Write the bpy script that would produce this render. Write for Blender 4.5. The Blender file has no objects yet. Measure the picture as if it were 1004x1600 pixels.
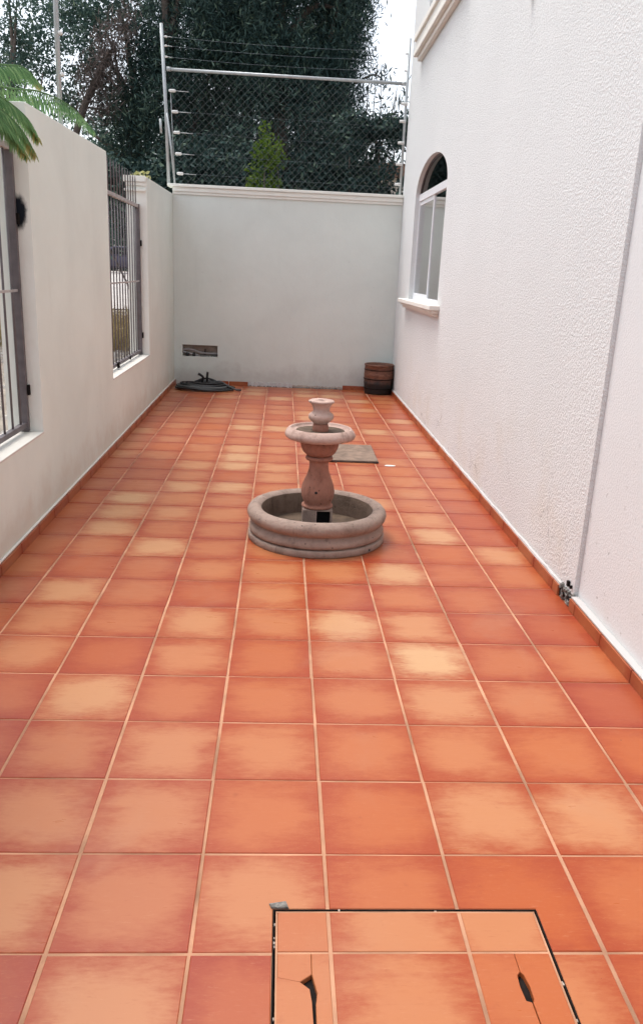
import bpy, bmesh, math, random
import numpy as np
from mathutils import Vector, Matrix

random.seed(7)
RNG = np.random.default_rng(11)
S = bpy.context.scene
COL = S.collection
T = 0.33                                    # tile pitch in metres

# ------------------------------------------------------------------ camera
cam_d = bpy.data.cameras.new('camera')
cam = bpy.data.objects.new('camera', cam_d)
COL.objects.link(cam)
S.camera = cam
YAW, PITCH, ROLL = 0.0585207, 0.2933636, 0.0459201
CAM = Vector((-0.15601, -3.45919, 1.53104))
fwd = Vector((math.sin(YAW)*math.cos(PITCH), math.cos(YAW)*math.cos(PITCH), -math.sin(PITCH)))
rgt = Vector((math.cos(YAW), -math.sin(YAW), 0))
upv = rgt.cross(fwd)
r2 = rgt*math.cos(ROLL) + upv*math.sin(ROLL)
u2 = upv*math.cos(ROLL) - rgt*math.sin(ROLL)
M = Matrix.Identity(4)
for i in range(3):
    M[i][0], M[i][1], M[i][2], M[i][3] = r2[i], u2[i], -fwd[i], CAM[i]
cam.matrix_world = M
cam_d.sensor_fit = 'VERTICAL'
cam_d.sensor_height = 24.0
cam_d.lens = 1237.96/1600.0*24.0
cam_d.clip_start = 0.02
cam_d.clip_end = 2000

# ------------------------------------------------------------------ sky and sun (soft hazy daylight from the left)
SUN_EL, SUN_AZ = math.radians(70), math.radians(-55)     # azimuth from +y towards +x
W = bpy.data.worlds.new('World')
S.world = W
W.use_nodes = True
wn, wl = W.node_tree.nodes, W.node_tree.links
bg = wn['Background']
sky = wn.new('ShaderNodeTexSky')
sky.sky_type = 'NISHITA'
sky.sun_disc = False
sky.sun_elevation = SUN_EL
sky.sun_rotation = SUN_AZ
sky.air_density = 1.0
sky.dust_density = 4.0
sky.ozone_density = 1.0
hs = wn.new('ShaderNodeHueSaturation')
hs.inputs['Saturation'].default_value = 0.42
wl.new(sky.outputs[0], hs.inputs['Color'])
wl.new(hs.outputs[0], bg.inputs['Color'])
bg.inputs['Strength'].default_value = 0.15
sun_d = bpy.data.lights.new('sun', 'SUN')
sun_d.energy = 0.5
sun_d.angle = math.radians(32)
sun_d.color = (1.0, 0.96, 0.90)
sun = bpy.data.objects.new('sun', sun_d)
COL.objects.link(sun)
sdir = Vector((math.sin(SUN_AZ)*math.cos(SUN_EL), math.cos(SUN_AZ)*math.cos(SUN_EL), math.sin(SUN_EL)))
sun.rotation_euler = sdir.to_track_quat('Z', 'Y').to_euler()
S.view_settings.view_transform = 'Standard'
S.view_settings.look = 'None'
S.view_settings.gamma = 1.0
S.view_settings.use_curve_mapping = False
S.view_settings.exposure = 1.17

# ------------------------------------------------------------------ material helpers
class NT:
    def __init__(s, name):
        s.m = bpy.data.materials.new(name)
        s.m.use_nodes = True
        s.t = s.m.node_tree
        s.n = s.t.nodes
        s.b = s.n['Principled BSDF']
        s.out = s.n['Material Output']
    def new(s, typ, **kw):
        x = s.n.new(typ)
        for k, v in kw.items():
            setattr(x, k, v)
        return x
    def L(s, a, b):
        s.t.links.new(a, b)
    def coord(s, kind='Object'):
        return s.new('ShaderNodeTexCoord').outputs[kind]
    def mapping(s, src, scale=(1, 1, 1), loc=(0, 0, 0)):
        m = s.new('ShaderNodeMapping')
        m.inputs['Scale'].default_value = scale
        m.inputs['Location'].default_value = loc
        s.L(src, m.inputs['Vector'])
        return m.outputs[0]
    def noise(s, src, scale, detail=4, rough=0.55, dist=0.0):
        x = s.new('ShaderNodeTexNoise')
        x.inputs['Scale'].default_value = scale
        x.inputs['Detail'].default_value = detail
        x.inputs['Roughness'].default_value = rough
        x.inputs['Distortion'].default_value = dist
        s.L(src, x.inputs['Vector'])
        return x.outputs['Fac']
    def ramp(s, fac, stops):
        r = s.new('ShaderNodeValToRGB')
        e = r.color_ramp.elements
        while len(e) < len(stops):
            e.new(0.5)
        for el, (p, c) in zip(e, stops):
            el.position = p
            el.color = c if len(c) == 4 else (*c, 1)
        s.L(fac, r.inputs[0])
        return r.outputs[0]
    def math(s, op, a, b=None, c=None, clamp=False):
        x = s.new('ShaderNodeMath', operation=op, use_clamp=clamp)
        for i, v in enumerate((a, b, c)):
            if v is None:
                continue
            if isinstance(v, (int, float)):
                x.inputs[i].default_value = v
            else:
                s.L(v, x.inputs[i])
        return x.outputs[0]
    def mix(s, f, a, b, mode='MIX'):
        x = s.new('ShaderNodeMix', data_type='RGBA', blend_type=mode)
        for sock, v in ((x.inputs[0], f), (x.inputs[6], a), (x.inputs[7], b)):
            if isinstance(v, (int, float)):
                sock.default_value = v
            elif isinstance(v, tuple):
                sock.default_value = (*v, 1)
            else:
                s.L(v, sock)
        return x.outputs[2]
    def smooth(s, x, lo, hi):
        r = s.new('ShaderNodeMapRange', interpolation_type='SMOOTHSTEP')
        r.inputs[1].default_value = lo
        r.inputs[2].default_value = hi
        s.L(x, r.inputs[0])
        return r.outputs[0]
    def bump(s, h, strength=0.3, dist=0.01, normal=None):
        x = s.new('ShaderNodeBump')
        x.inputs['Strength'].default_value = strength
        x.inputs['Distance'].default_value = dist
        s.L(h, x.inputs['Height'])
        if normal is not None:
            s.L(normal, x.inputs['Normal'])
        s.L(x.outputs[0], s.b.inputs['Normal'])
        return x.outputs[0]
    def set(s, col=None, rough=None, metal=None, spec=None):
        if col is not None:
            if isinstance(col, tuple):
                s.b.inputs['Base Color'].default_value = (*col, 1)
            else:
                s.L(col, s.b.inputs['Base Color'])
        if rough is not None:
            if isinstance(rough, (int, float)):
                s.b.inputs['Roughness'].default_value = rough
            else:
                s.L(rough, s.b.inputs['Roughness'])
        if metal is not None:
            s.b.inputs['Metallic'].default_value = metal
        if spec is not None:
            s.b.inputs['Specular IOR Level'].default_value = spec
        return s.m

def simple(name, col, rough=0.6, metal=0.0, var=0.15, scale=8, bump=0.0, bscale=60, spec=0.4, bdist=0.004):
    k = NT(name)
    co = k.coord()
    n = k.noise(co, scale, 5)
    c2 = tuple(max(0, x*(1-var)) for x in col)
    c3 = tuple(min(1, x*(1+var)) for x in col)
    k.set(k.ramp(n, [(0.3, c2), (0.7, c3)]), rough, metal, spec)
    if bump:
        k.bump(k.noise(co, bscale, 4), bump, bdist)
    return k.m

def make_tile_mat(name, dark=1.0):
    k = NT(name)
    oi = k.new('ShaderNodeObjectInfo')
    sep = k.new('ShaderNodeSeparateColor')
    k.L(oi.outputs['Color'], sep.inputs[0])
    light, red, seed = sep.outputs[0], sep.outputs[1], sep.outputs[2]
    co = k.coord()
    comb = k.new('ShaderNodeCombineXYZ')
    k.L(k.math('MULTIPLY', seed, 91.0), comb.inputs[0])
    k.L(k.math('MULTIPLY', seed, 57.0), comb.inputs[1])
    add = k.new('ShaderNodeVectorMath', operation='ADD')
    k.L(co, add.inputs[0]); k.L(comb.outputs[0], add.inputs[1])
    p = add.outputs[0]
    cloud = k.noise(k.mapping(p, (1, 1.5, 1)), 6.0, 2.5, 0.5, 0.5)
    streak = k.noise(k.mapping(p, (4, 17, 4)), 1.5, 4, 0.6, 0.5)
    fine = k.noise(k.mapping(p, (40, 110, 40)), 1.5, 4, 0.7)
    sx = k.new('ShaderNodeSeparateXYZ')
    k.L(co, sx.inputs[0])
    ax = k.math('POWER', k.math('DIVIDE', k.math('ABSOLUTE', sx.outputs[0]), 0.165), 3.0)
    ay = k.math('POWER', k.math('DIVIDE', k.math('ABSOLUTE', sx.outputs[1]), 0.165), 3.0)
    e = k.math('POWER', k.math('ADD', ax, ay), 0.3333)
    e = k.math('ADD', e, k.math('MULTIPLY', k.math('SUBTRACT', cloud, 0.5), 0.95))
    e = k.math('ADD', e, k.math('MULTIPLY', k.math('SUBTRACT', streak, 0.5), 0.55))
    brush = k.noise(k.mapping(p, (14, 46, 14)), 2.0, 5, 0.7)
    e = k.math('ADD', e, k.math('MULTIPLY', k.math('SUBTRACT', brush, 0.5), 0.8))
    cen = k.math('SUBTRACT', 1.0, k.smooth(e, 0.36, 1.26))
    edge = k.mix(red, (0.46*dark, 0.078*dark, 0.020*dark), (0.39*dark, 0.050*dark, 0.020*dark))
    mid = k.mix(red, (0.61*dark, 0.150*dark, 0.034*dark), (0.52*dark, 0.112*dark, 0.040*dark))
    hi = (0.74*dark, 0.425*dark, 0.215*dark)
    body = k.mix(light, mid, hi)
    col = k.mix(k.math('MULTIPLY', cen, k.math('ADD', 0.75, k.math('MULTIPLY', light, 0.25))), edge, body)
    col = k.mix(k.math('MULTIPLY', k.smooth(fine, 0.52, 0.75), 0.22), col, (0.66*dark, 0.27*dark, 0.12*dark))
    col = k.mix(k.math('MULTIPLY', k.smooth(k.noise(p, 17, 3), 0.66, 0.8), 0.35), col, (0.33*dark, 0.06*dark, 0.02*dark))
    # brushed wear: fine pale and dark scuffs
    scuff = k.noise(k.mapping(p, (9, 60, 9)), 2.2, 6, 0.75)
    col = k.mix(k.math('MULTIPLY', k.smooth(scuff, 0.57, 0.72), 0.30), col, (0.78*dark, 0.40*dark, 0.22*dark))
    col = k.mix(k.math('MULTIPLY', k.math('SUBTRACT', 1.0, k.smooth(scuff, 0.30, 0.42)), 0.30), col, (0.38*dark, 0.07*dark, 0.02*dark))
    # dust and dried water marks that run across several tiles
    gm = k.noise(k.new('ShaderNodeNewGeometry').outputs['Position'], 1.7, 6, 0.65, 0.6)
    col = k.mix(k.math('MULTIPLY', k.smooth(gm, 0.52, 0.74), 0.22), col, (0.60*dark, 0.33*dark, 0.20*dark))
    # tiny dark pin holes
    v = k.new('ShaderNodeTexVoronoi')
    v.inputs['Scale'].default_value = 5.5
    k.L(p, v.inputs['Vector'])
    hole = k.math('LESS_THAN', v.outputs['Distance'], 0.018)
    col = k.mix(k.math('MULTIPLY', hole, 0.8), col, (0.07, 0.03, 0.02))
    k.set(col, k.math('ADD', 0.20, k.math('MULTIPLY', streak, 0.26)), 0, 0.42)
    k.bump(k.math('ADD', k.math('MULTIPLY', cloud, 1.0), k.math('MULTIPLY', streak, 0.35)), 0.16, 0.004)
    return k.m

def plaster(name, col, var, stain, bscale, bstr, rough=0.85, bdist=0.004, low_stain=None):
    k = NT(name)
    co = k.coord()
    n1 = k.noise(co, 1.3, 6, 0.6, 0.4)
    n2 = k.noise(k.mapping(co, (2.6, 2.6, 0.5)), 1.6, 5, 0.6)
    c = k.ramp(n1, [(0.3, tuple(x*(1-var) for x in col)), (0.7, tuple(min(0.9, x*(1+var*0.6)) for x in col))])
    c = k.mix(k.math('MULTIPLY', k.smooth(n2, 0.56, 0.82), 0.5), c, stain)
    g = k.noise(co, 23, 4, 0.6)
    c = k.mix(k.math('MULTIPLY', k.smooth(g, 0.68, 0.74), 0.25), c, tuple(x*0.6 for x in col))
    if low_stain:
        s = k.new('ShaderNodeSeparateXYZ')
        k.L(co, s.inputs[0])
        h = k.math('ADD', s.outputs[2], k.math('MULTIPLY', k.math('SUBTRACT', k.noise(co, 4.5, 5, 0.65), 0.5), 0.5))
        c = k.mix(k.math('MULTIPLY', k.math('SUBTRACT', 1.0, k.smooth(h, 0.05, 0.34)), 0.55), c, low_stain)
    k.set(c, rough, 0, 0.25)
    b1 = k.noise(co, bscale, 4, 0.6)
    b2 = k.noise(co, bscale*0.12, 3, 0.5)
    k.bump(k.math('ADD', b1, k.math('MULTIPLY', b2, 1.4)), bstr, bdist)
    return k.m

def stucco(name, col, scale, bstr, bdist):
    k = NT(name)
    co = k.coord()
    crumbs = k.noise(co, scale, 3, 0.55)
    fine = k.noise(co, scale*2.3, 3, 0.65)
    big = k.noise(co, 0.9, 3, 0.6)
    h = k.math('ADD', k.smooth(crumbs, 0.36, 0.66), k.math('MULTIPLY', fine, 0.9))
    c = k.ramp(big, [(0.3, tuple(x*0.96 for x in col)), (0.7, col)])
    # grime specks settled in a few pits, denser low on the wall
    s = k.new('ShaderNodeSeparateXYZ')
    k.L(co, s.inputs[0])
    low = k.math('SUBTRACT', 1.0, k.smooth(k.math('ADD', s.outputs[2], k.math('MULTIPLY', big, 0.6)), 0.2, 1.5))
    sp = k.smooth(k.noise(k.mapping(co, (1, 1, 0.8)), 31, 3, 0.6), 0.665, 0.72)
    c = k.mix(k.math('MULTIPLY', k.math('MULTIPLY', sp, k.math('ADD', 0.12, low)), 0.7), c, (0.30, 0.29, 0.28))
    c = k.mix(k.math('MULTIPLY', k.math('MULTIPLY', k.smooth(k.noise(co, 2.2, 5, 0.6), 0.45, 0.75), low), 0.5), c, (0.62, 0.58, 0.50))
    # a few hairline cracks low on the wall
    vc = k.new('ShaderNodeTexVoronoi', feature='DISTANCE_TO_EDGE')
    vc.inputs['Scale'].default_value = 3.2
    wob = k.new('ShaderNodeVectorMath', operation='ADD')
    wc = k.new('ShaderNodeCombineXYZ')
    wn_ = k.noise(co, 9, 4, 0.6)
    k.L(k.math('MULTIPLY', wn_, 0.25), wc.inputs[1]); k.L(k.math('MULTIPLY', wn_, 0.2), wc.inputs[2])
    k.L(co, wob.inputs[0]); k.L(wc.outputs[0], wob.inputs[1]); k.L(wob.outputs[0], vc.inputs['Vector'])
    crk = k.math('MULTIPLY', k.math('SUBTRACT', 1.0, k.smooth(vc.outputs['Distance'], 0.003, 0.012)), k.smooth(k.noise(co, 2.6, 2), 0.56, 0.62))
    c = k.mix(k.math('MULTIPLY', k.math('MULTIPLY', crk, low), 0.6), c, (0.22, 0.21, 0.20))
    k.set(c, 0.9, 0, 0.2)
    k.bump(h, bstr, bdist)
    return k.m

def leafmat(name, c1, c2, c3=None, trans=0.25):
    k = NT(name)
    g = k.new('ShaderNodeNewGeometry')
    r = g.outputs['Random Per Island']
    stops = [(0.0, c1), (0.8, c2)] + ([(1.0, c3)] if c3 else [])
    big = k.noise(k.coord(), 1.1, 3)
    col = k.ramp(r, stops)
    col = k.mix(k.math('MULTIPLY', k.smooth(big, 0.48, 0.70), 0.65), col, c1)
    col = k.mix(k.math('MULTIPLY', k.math('SUBTRACT', 1.0, k.smooth(big, 0.30, 0.46)), 0.5), col, c3 or c2)  # large noise paints sun-lit and shaded clumps into the leaf colour
    k.set(col, 0.6, 0, 0.12)
    if trans <= 0:
        return k.m
    tr = k.new('ShaderNodeBsdfTranslucent')
    k.L(col, tr.inputs['Color'])
    mx = k.new('ShaderNodeMixShader')
    mx.inputs[0].default_value = trans
    k.L(k.b.outputs[0], mx.inputs[1]); k.L(tr.outputs[0], mx.inputs[2])
    k.L(mx.outputs[0], k.out.inputs['Surface'])
    return k.m

def stone_mat(name, base, dark, pit):
    k = NT(name)
    co = k.coord()
    n = k.noise(co, 7, 6, 0.65, 0.3)
    c = k.ramp(n, [(0.28, dark), (0.5, base), (0.78, tuple(min(1, x*1.18) for x in base))])
    fl = k.noise(co, 70, 4, 0.7)
    c = k.mix(k.math('MULTIPLY', k.smooth(fl, 0.60, 0.72), 0.5), c, pit)
    v = k.new('ShaderNodeTexVoronoi')
    v.inputs['Scale'].default_value = 17
    k.L(co, v.inputs['Vector'])
    hol = k.math('SUBTRACT', 1.0, k.smooth(v.outputs['Distance'], 0.05, 0.10))
    c = k.mix(k.math('MULTIPLY', hol, 0.7), c, tuple(x*0.3 for x in dark))
    k.set(c, 0.9, 0, 0.2)
    h = k.math('SUBTRACT', k.math('ADD', k.noise(co, 45, 5, 0.7), k.math('MULTIPLY', n, 0.8)), k.math('MULTIPLY', hol, 0.6))
    # mineral streaks and dark damp blotches
    st = k.noise(k.mapping(co, (9, 9, 1.6)), 2.2, 5, 0.65)
    c2 = k.mix(k.math('MULTIPLY', k.smooth(st, 0.55, 0.72), 0.55), c, tuple(x*0.55 for x in dark))
    c2 = k.mix(k.math('MULTIPLY', k.math('SUBTRACT', 1.0, k.smooth(st, 0.26, 0.40)), 0.4), c2, tuple(min(1, x*1.35) for x in base))
    k.set(c2)
    k.bump(h, 0.7, 0.008)
    return k.m

MAT = {}
MAT['tile'] = make_tile_mat('terracotta_tile', 0.66)
MAT['skirt'] = make_tile_mat('terracotta_skirting', 0.60)
MAT['grout'] = simple('grout', (0.41, 0.22, 0.135), 0.85, var=0.42, scale=3.5, bump=0.3, bscale=160, spec=0.2)
MAT['left_wall'] = plaster('left_wall_paint', (0.72, 0.76, 0.695), 0.07, (0.64, 0.665, 0.595), 30, 0.22, low_stain=(0.56, 0.49, 0.40))
MAT['back_wall'] = plaster('back_wall_paint', (0.69, 0.74, 0.695), 0.07, (0.585, 0.625, 0.58), 16, 0.30, bdist=0.006, low_stain=(0.44, 0.43, 0.40))
MAT['white_trim'] = plaster('white_trim_paint', (0.82, 0.825, 0.765), 0.06, (0.68, 0.65, 0.57), 40, 0.2)
MAT['cream_trim'] = plaster('cream_moulding_paint', (0.76, 0.735, 0.68), 0.05, (0.66, 0.61, 0.54), 40, 0.15)
MAT['rough_stucco'] = stucco('rough_stucco', (0.69, 0.70, 0.695), 82, 0.44, 0.006)
MAT['fine_stucco'] = stucco('fine_stucco', (0.69, 0.70, 0.70), 90, 0.20, 0.003)
MAT['sill'] = plaster('sill_render', (0.62, 0.60, 0.55), 0.1, (0.48, 0.43, 0.36), 40, 0.3)
MAT['lip'] = plaster('plaster_ledge', (0.50, 0.48, 0.465), 0.08, (0.5, 0.46, 0.42), 40, 0.3)
MAT['inside'] = simple('interior_plaster', (0.35, 0.35, 0.34), 0.9)
MAT['stone'] = stone_mat('pink_quarry_stone', (0.47, 0.335, 0.285), (0.33, 0.225, 0.19), (0.26, 0.20, 0.18))
MAT['stone_grey'] = stone_mat('grey_quarry_stone', (0.315, 0.235, 0.195), (0.19, 0.14, 0.115), (0.12, 0.095, 0.08))
MAT['stone_red'] = stone_mat('red_quarry_stone', (0.33, 0.155, 0.11), (0.20, 0.088, 0.06), (0.12, 0.065, 0.05))
MAT['stone_pale'] = stone_mat('pale_quarry_stone', (0.47, 0.335, 0.285), (0.28, 0.18, 0.145), (0.24, 0.16, 0.13))
MAT['stone_dirty'] = stone_mat('water_stained_stone', (0.175, 0.125, 0.095), (0.10, 0.07, 0.052), (0.06, 0.048, 0.04))
MAT['silt'] = simple('basin_silt', (0.10, 0.068, 0.046), 0.9, var=0.4, scale=14, bump=0.4)
MAT['black'] = simple('hole_shade_black', (0.012, 0.012, 0.013), 0.8)  # black that paints the shade inside holes and notches
MAT['concrete'] = simple('weathered_concrete', (0.36, 0.30, 0.255), 0.9, var=0.3, scale=9, bump=0.4, bscale=80)
MAT['board'] = simple('weathered_board', (0.195, 0.135, 0.10), 0.8, var=0.35, scale=14, bump=0.3, bscale=60)
MAT['board_edge'] = simple('dark_board_edge', (0.07, 0.05, 0.045), 0.8, var=0.5, scale=20)
MAT['rubble'] = simple('broken_mortar', (0.20, 0.19, 0.175), 0.95, var=0.6, scale=45, bump=0.8, bscale=60, bdist=0.02)
MAT['iron'] = simple('grey_painted_iron', (0.115, 0.10, 0.105), 0.5, var=0.25, scale=12, bump=0.1)
MAT['iron_light'] = simple('faded_iron_paint', (0.40, 0.37, 0.355), 0.55, var=0.2, scale=12)
MAT['rust'] = simple('dark_rusty_steel', (0.014, 0.011, 0.010), 0.85, var=0.5, scale=40, spec=0.1)
MAT['galv'] = simple('galvanised_steel', (0.42, 0.445, 0.45), 0.42, metal=0.35, var=0.12, scale=10)
MAT['mesh'] = simple('chain_link_wire', (0.085, 0.10, 0.10), 0.5, metal=0.3, var=0.1)
MAT['porcelain'] = simple('white_insulator', (0.66, 0.66, 0.64), 0.3, var=0.05)
MAT['wire'] = simple('fence_wire', (0.10, 0.12, 0.14), 0.4, metal=0.4, var=0.1)
MAT['rubber'] = simple('black_hose_rubber', (0.022, 0.024, 0.026), 0.42, var=0.4, scale=10)
MAT['hose_grey'] = simple('faded_hose_rubber', (0.075, 0.08, 0.08), 0.5, var=0.4, scale=10)
MAT['pipe_grey'] = simple('grey_plastic_pipe', (0.36, 0.36, 0.37), 0.5, var=0.2)
MAT['frame'] = simple('white_window_frame', (0.80, 0.81, 0.83), 0.35, var=0.03)
MAT['curtain'] = simple('pale_curtain', (0.36, 0.42, 0.40), 0.9, var=0.06)
MAT['screen'] = simple('grey_insect_screen', (0.15, 0.145, 0.17), 0.8, var=0.08)
MAT['paper'] = simple('white_scrap', (0.8, 0.74, 0.68), 0.8, var=0.05)
MAT['bark'] = simple('bark', (0.125, 0.10, 0.085), 0.95, var=0.4, scale=14, bump=0.6, bscale=25, bdist=0.02)
MAT['street'] = simple('pale_dusty_street', (0.42, 0.39, 0.36), 0.95, var=0.15, scale=0.8, bump=0.2, bscale=12)
MAT['ground'] = simple('stony_soil', (0.25, 0.215, 0.175), 0.95, var=0.35, scale=2.2, bump=0.6, bscale=9, bdist=0.03)
MAT['pebble'] = simple('pale_pebbles', (0.40, 0.37, 0.335), 0.9, var=0.3, scale=3)
MAT['house_far'] = simple('cream_house_wall', (0.62, 0.56, 0.48), 0.9, var=0.1)
MAT['house_roof'] = simple('brown_roof_tiles', (0.22, 0.12, 0.08), 0.9, var=0.3)
MAT['paint_car'] = simple('dark_violet_car_paint', (0.055, 0.05, 0.085), 0.28, metal=0.2, var=0.1)
MAT['paint_black'] = simple('blue_black_car_paint', (0.015, 0.02, 0.03), 0.25, metal=0.2, var=0.1)
MAT['tyre'] = simple('tyre_rubber', (0.02, 0.02, 0.02), 0.85)
MAT['rim'] = simple('alloy_rim', (0.45, 0.45, 0.46), 0.35, metal=0.7)
MAT['lamp'] = simple('clear_lamp_lens', (0.6, 0.6, 0.6), 0.15)
MAT['leaf_dark'] = leafmat('dark_needle_foliage', (0.012, 0.030, 0.030), (0.050, 0.090, 0.078), (0.125, 0.175, 0.12), 0.0)
MAT['leaf_mid'] = leafmat('mid_green_foliage', (0.042, 0.085, 0.078), (0.11, 0.17, 0.14), (0.19, 0.25, 0.17), 0.35)  # lightened toward blue-green in place of haze over the left trees
MAT['leaf_light'] = leafmat('light_green_foliage', (0.08, 0.13, 0.10), (0.17, 0.23, 0.17), (0.26, 0.31, 0.20), 0.35)
MAT['leaf_lime'] = leafmat('lime_green_foliage', (0.05, 0.10, 0.012), (0.12, 0.19, 0.025), (0.2, 0.26, 0.05), 0.35)
MAT['leaf_dead'] = leafmat('dead_brown_fronds', (0.085, 0.075, 0.07), (0.17, 0.135, 0.125), (0.26, 0.20, 0.175), 0.15)
MAT['leaf_yellow'] = leafmat('pale_yellow_blossom', (0.42, 0.42, 0.16), (0.68, 0.66, 0.36), (0.78, 0.76, 0.58), 0.3)
MAT['frond'] = leafmat('green_frond', (0.09, 0.19, 0.08), (0.19, 0.32, 0.14), (0.30, 0.42, 0.20), 0.45)
MAT['frond_tip'] = leafmat('yellowed_frond_tips', (0.24, 0.27, 0.09), (0.36, 0.37, 0.15), (0.34, 0.30, 0.14), 0.35)
MAT['dry'] = leafmat('dry_grass_blades', (0.26, 0.19, 0.09), (0.46, 0.36, 0.19), (0.30, 0.29, 0.10), 0.3)

# rust / char coloured bucket: rusty upper half, tarred lower half
k = NT('rusty_tarred_bucket')
co = k.coord()
sx = k.new('ShaderNodeSeparateXYZ'); k.L(co, sx.inputs[0])
z = k.math('ADD', sx.outputs[2], k.math('MULTIPLY', k.math('SUBTRACT', k.noise(co, 13, 5), 0.5), 0.12))
rust = k.ramp(k.noise(k.mapping(co, (1, 1, 3)), 18, 5, 0.65), [(0.3, (0.07, 0.03, 0.02)), (0.6, (0.19, 0.075, 0.042)), (0.8, (0.30, 0.15, 0.09))])
k.set(k.mix(k.smooth(z, 0.12, 0.23), (0.014, 0.013, 0.013), rust), 0.6)
k.bump(k.noise(co, 40, 4), 0.3, 0.004)
MAT['bucket'] = k.m
MAT['bucket_in'] = simple('rusty_bucket_inside', (0.21, 0.095, 0.055), 0.8, var=0.4, scale=16)

# jamb paint with the soot mark of a small fire (world = object coordinates)
k = NT('white_jamb_with_soot')
co = k.coord()
base = k.ramp(k.noise(co, 5, 5), [(0.3, (0.76, 0.765, 0.70)), (0.7, (0.84, 0.845, 0.785))])
m = k.mapping(co, (1, 1, 1), (1.630, -1.27, -1.775))
s3 = k.new('ShaderNodeSeparateXYZ'); k.L(m, s3.inputs[0])
zz = s3.outputs[2]
rx = k.math('DIVIDE', s3.outputs[0], 0.050)
rz = k.math('DIVIDE', zz, 0.085)
ry = k.math('DIVIDE', s3.outputs[1], 0.05)
d = k.math('SQRT', k.math('ADD', k.math('ADD', k.math('MULTIPLY', rx, rx), k.math('MULTIPLY', rz, rz)), k.math('MULTIPLY', ry, ry)))
d = k.math('ADD', d, k.math('MULTIPLY', k.math('SUBTRACT', k.noise(k.mapping(co, (1, 1, 0.4)), 40, 5, 0.65), 0.5), 0.9))
k.set(k.mix(k.math('SUBTRACT', 1.0, k.smooth(d, 0.75, 1.35)), base, (0.010, 0.014, 0.022)), 0.85, 0, 0.2)
MAT['jamb'] = k.m

# glass: clear pane with a Fresnel reflection
def glass(name, tint):
    k = NT(name)
    gl = k.new('ShaderNodeBsdfGlossy'); gl.inputs['Roughness'].default_value = 0.02
    tr = k.new('ShaderNodeBsdfTransparent'); tr.inputs['Color'].default_value = (*tint, 1)
    fr = k.new('ShaderNodeFresnel'); fr.inputs['IOR'].default_value = 1.5
    mx = k.new('ShaderNodeMixShader')
    k.L(k.math('MULTIPLY', fr.outputs[0], 0.8, clamp=True), mx.inputs[0])
    k.L(tr.outputs[0], mx.inputs[1]); k.L(gl.outputs[0], mx.inputs[2])
    k.L(mx.outputs[0], k.out.inputs['Surface'])
    return k.m
MAT['glass'] = glass('window_glass', (0.50, 0.57, 0.58))
MAT['glass_dark'] = glass('dark_window_glass', (0.05, 0.06, 0.08))

# ------------------------------------------------------------------ object helpers
def put(name, me, mat, parent=None, loc=None):
    o = bpy.data.objects.new(name, me)
    COL.objects.link(o)
    if mat is not None and not me.materials:
        me.materials.append(MAT[mat])
    if parent is not None:
        o.parent = parent
    if loc is not None:
        o.location = loc
    return o

def tag(o, label=None, cat=None, group=None, kind=None):
    if label: o['label'] = label
    if cat: o['category'] = cat
    if group: o['group'] = group
    if kind: o['kind'] = kind
    return o

def thing(name, label, cat, loc=(0, 0, 0), group=None, rz=0.0):
    o = bpy.data.objects.new(name, None)
    COL.objects.link(o)
    o.location = loc
    o.rotation_euler = (0, 0, rz)
    o.empty_display_size = 0.1
    return tag(o, label, cat, group)

def poly_inset(pts, d):
    """inset a counter-clockwise polygon by d with mitred corners"""
    n = len(pts); out = []
    for i in range(n):
        p0, p1, p2 = Vector(pts[i-1]), Vector(pts[i]), Vector(pts[(i+1) % n])
        a, b = (p1-p0).normalized(), (p2-p1).normalized()
        na, nb = Vector((-a.y, a.x)), Vector((-b.y, b.x))
        q = (na+nb)
        den = 1+na.dot(nb)
        out.append(tuple(p1 + q*(d/max(den, 0.25))))
    return out

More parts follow.
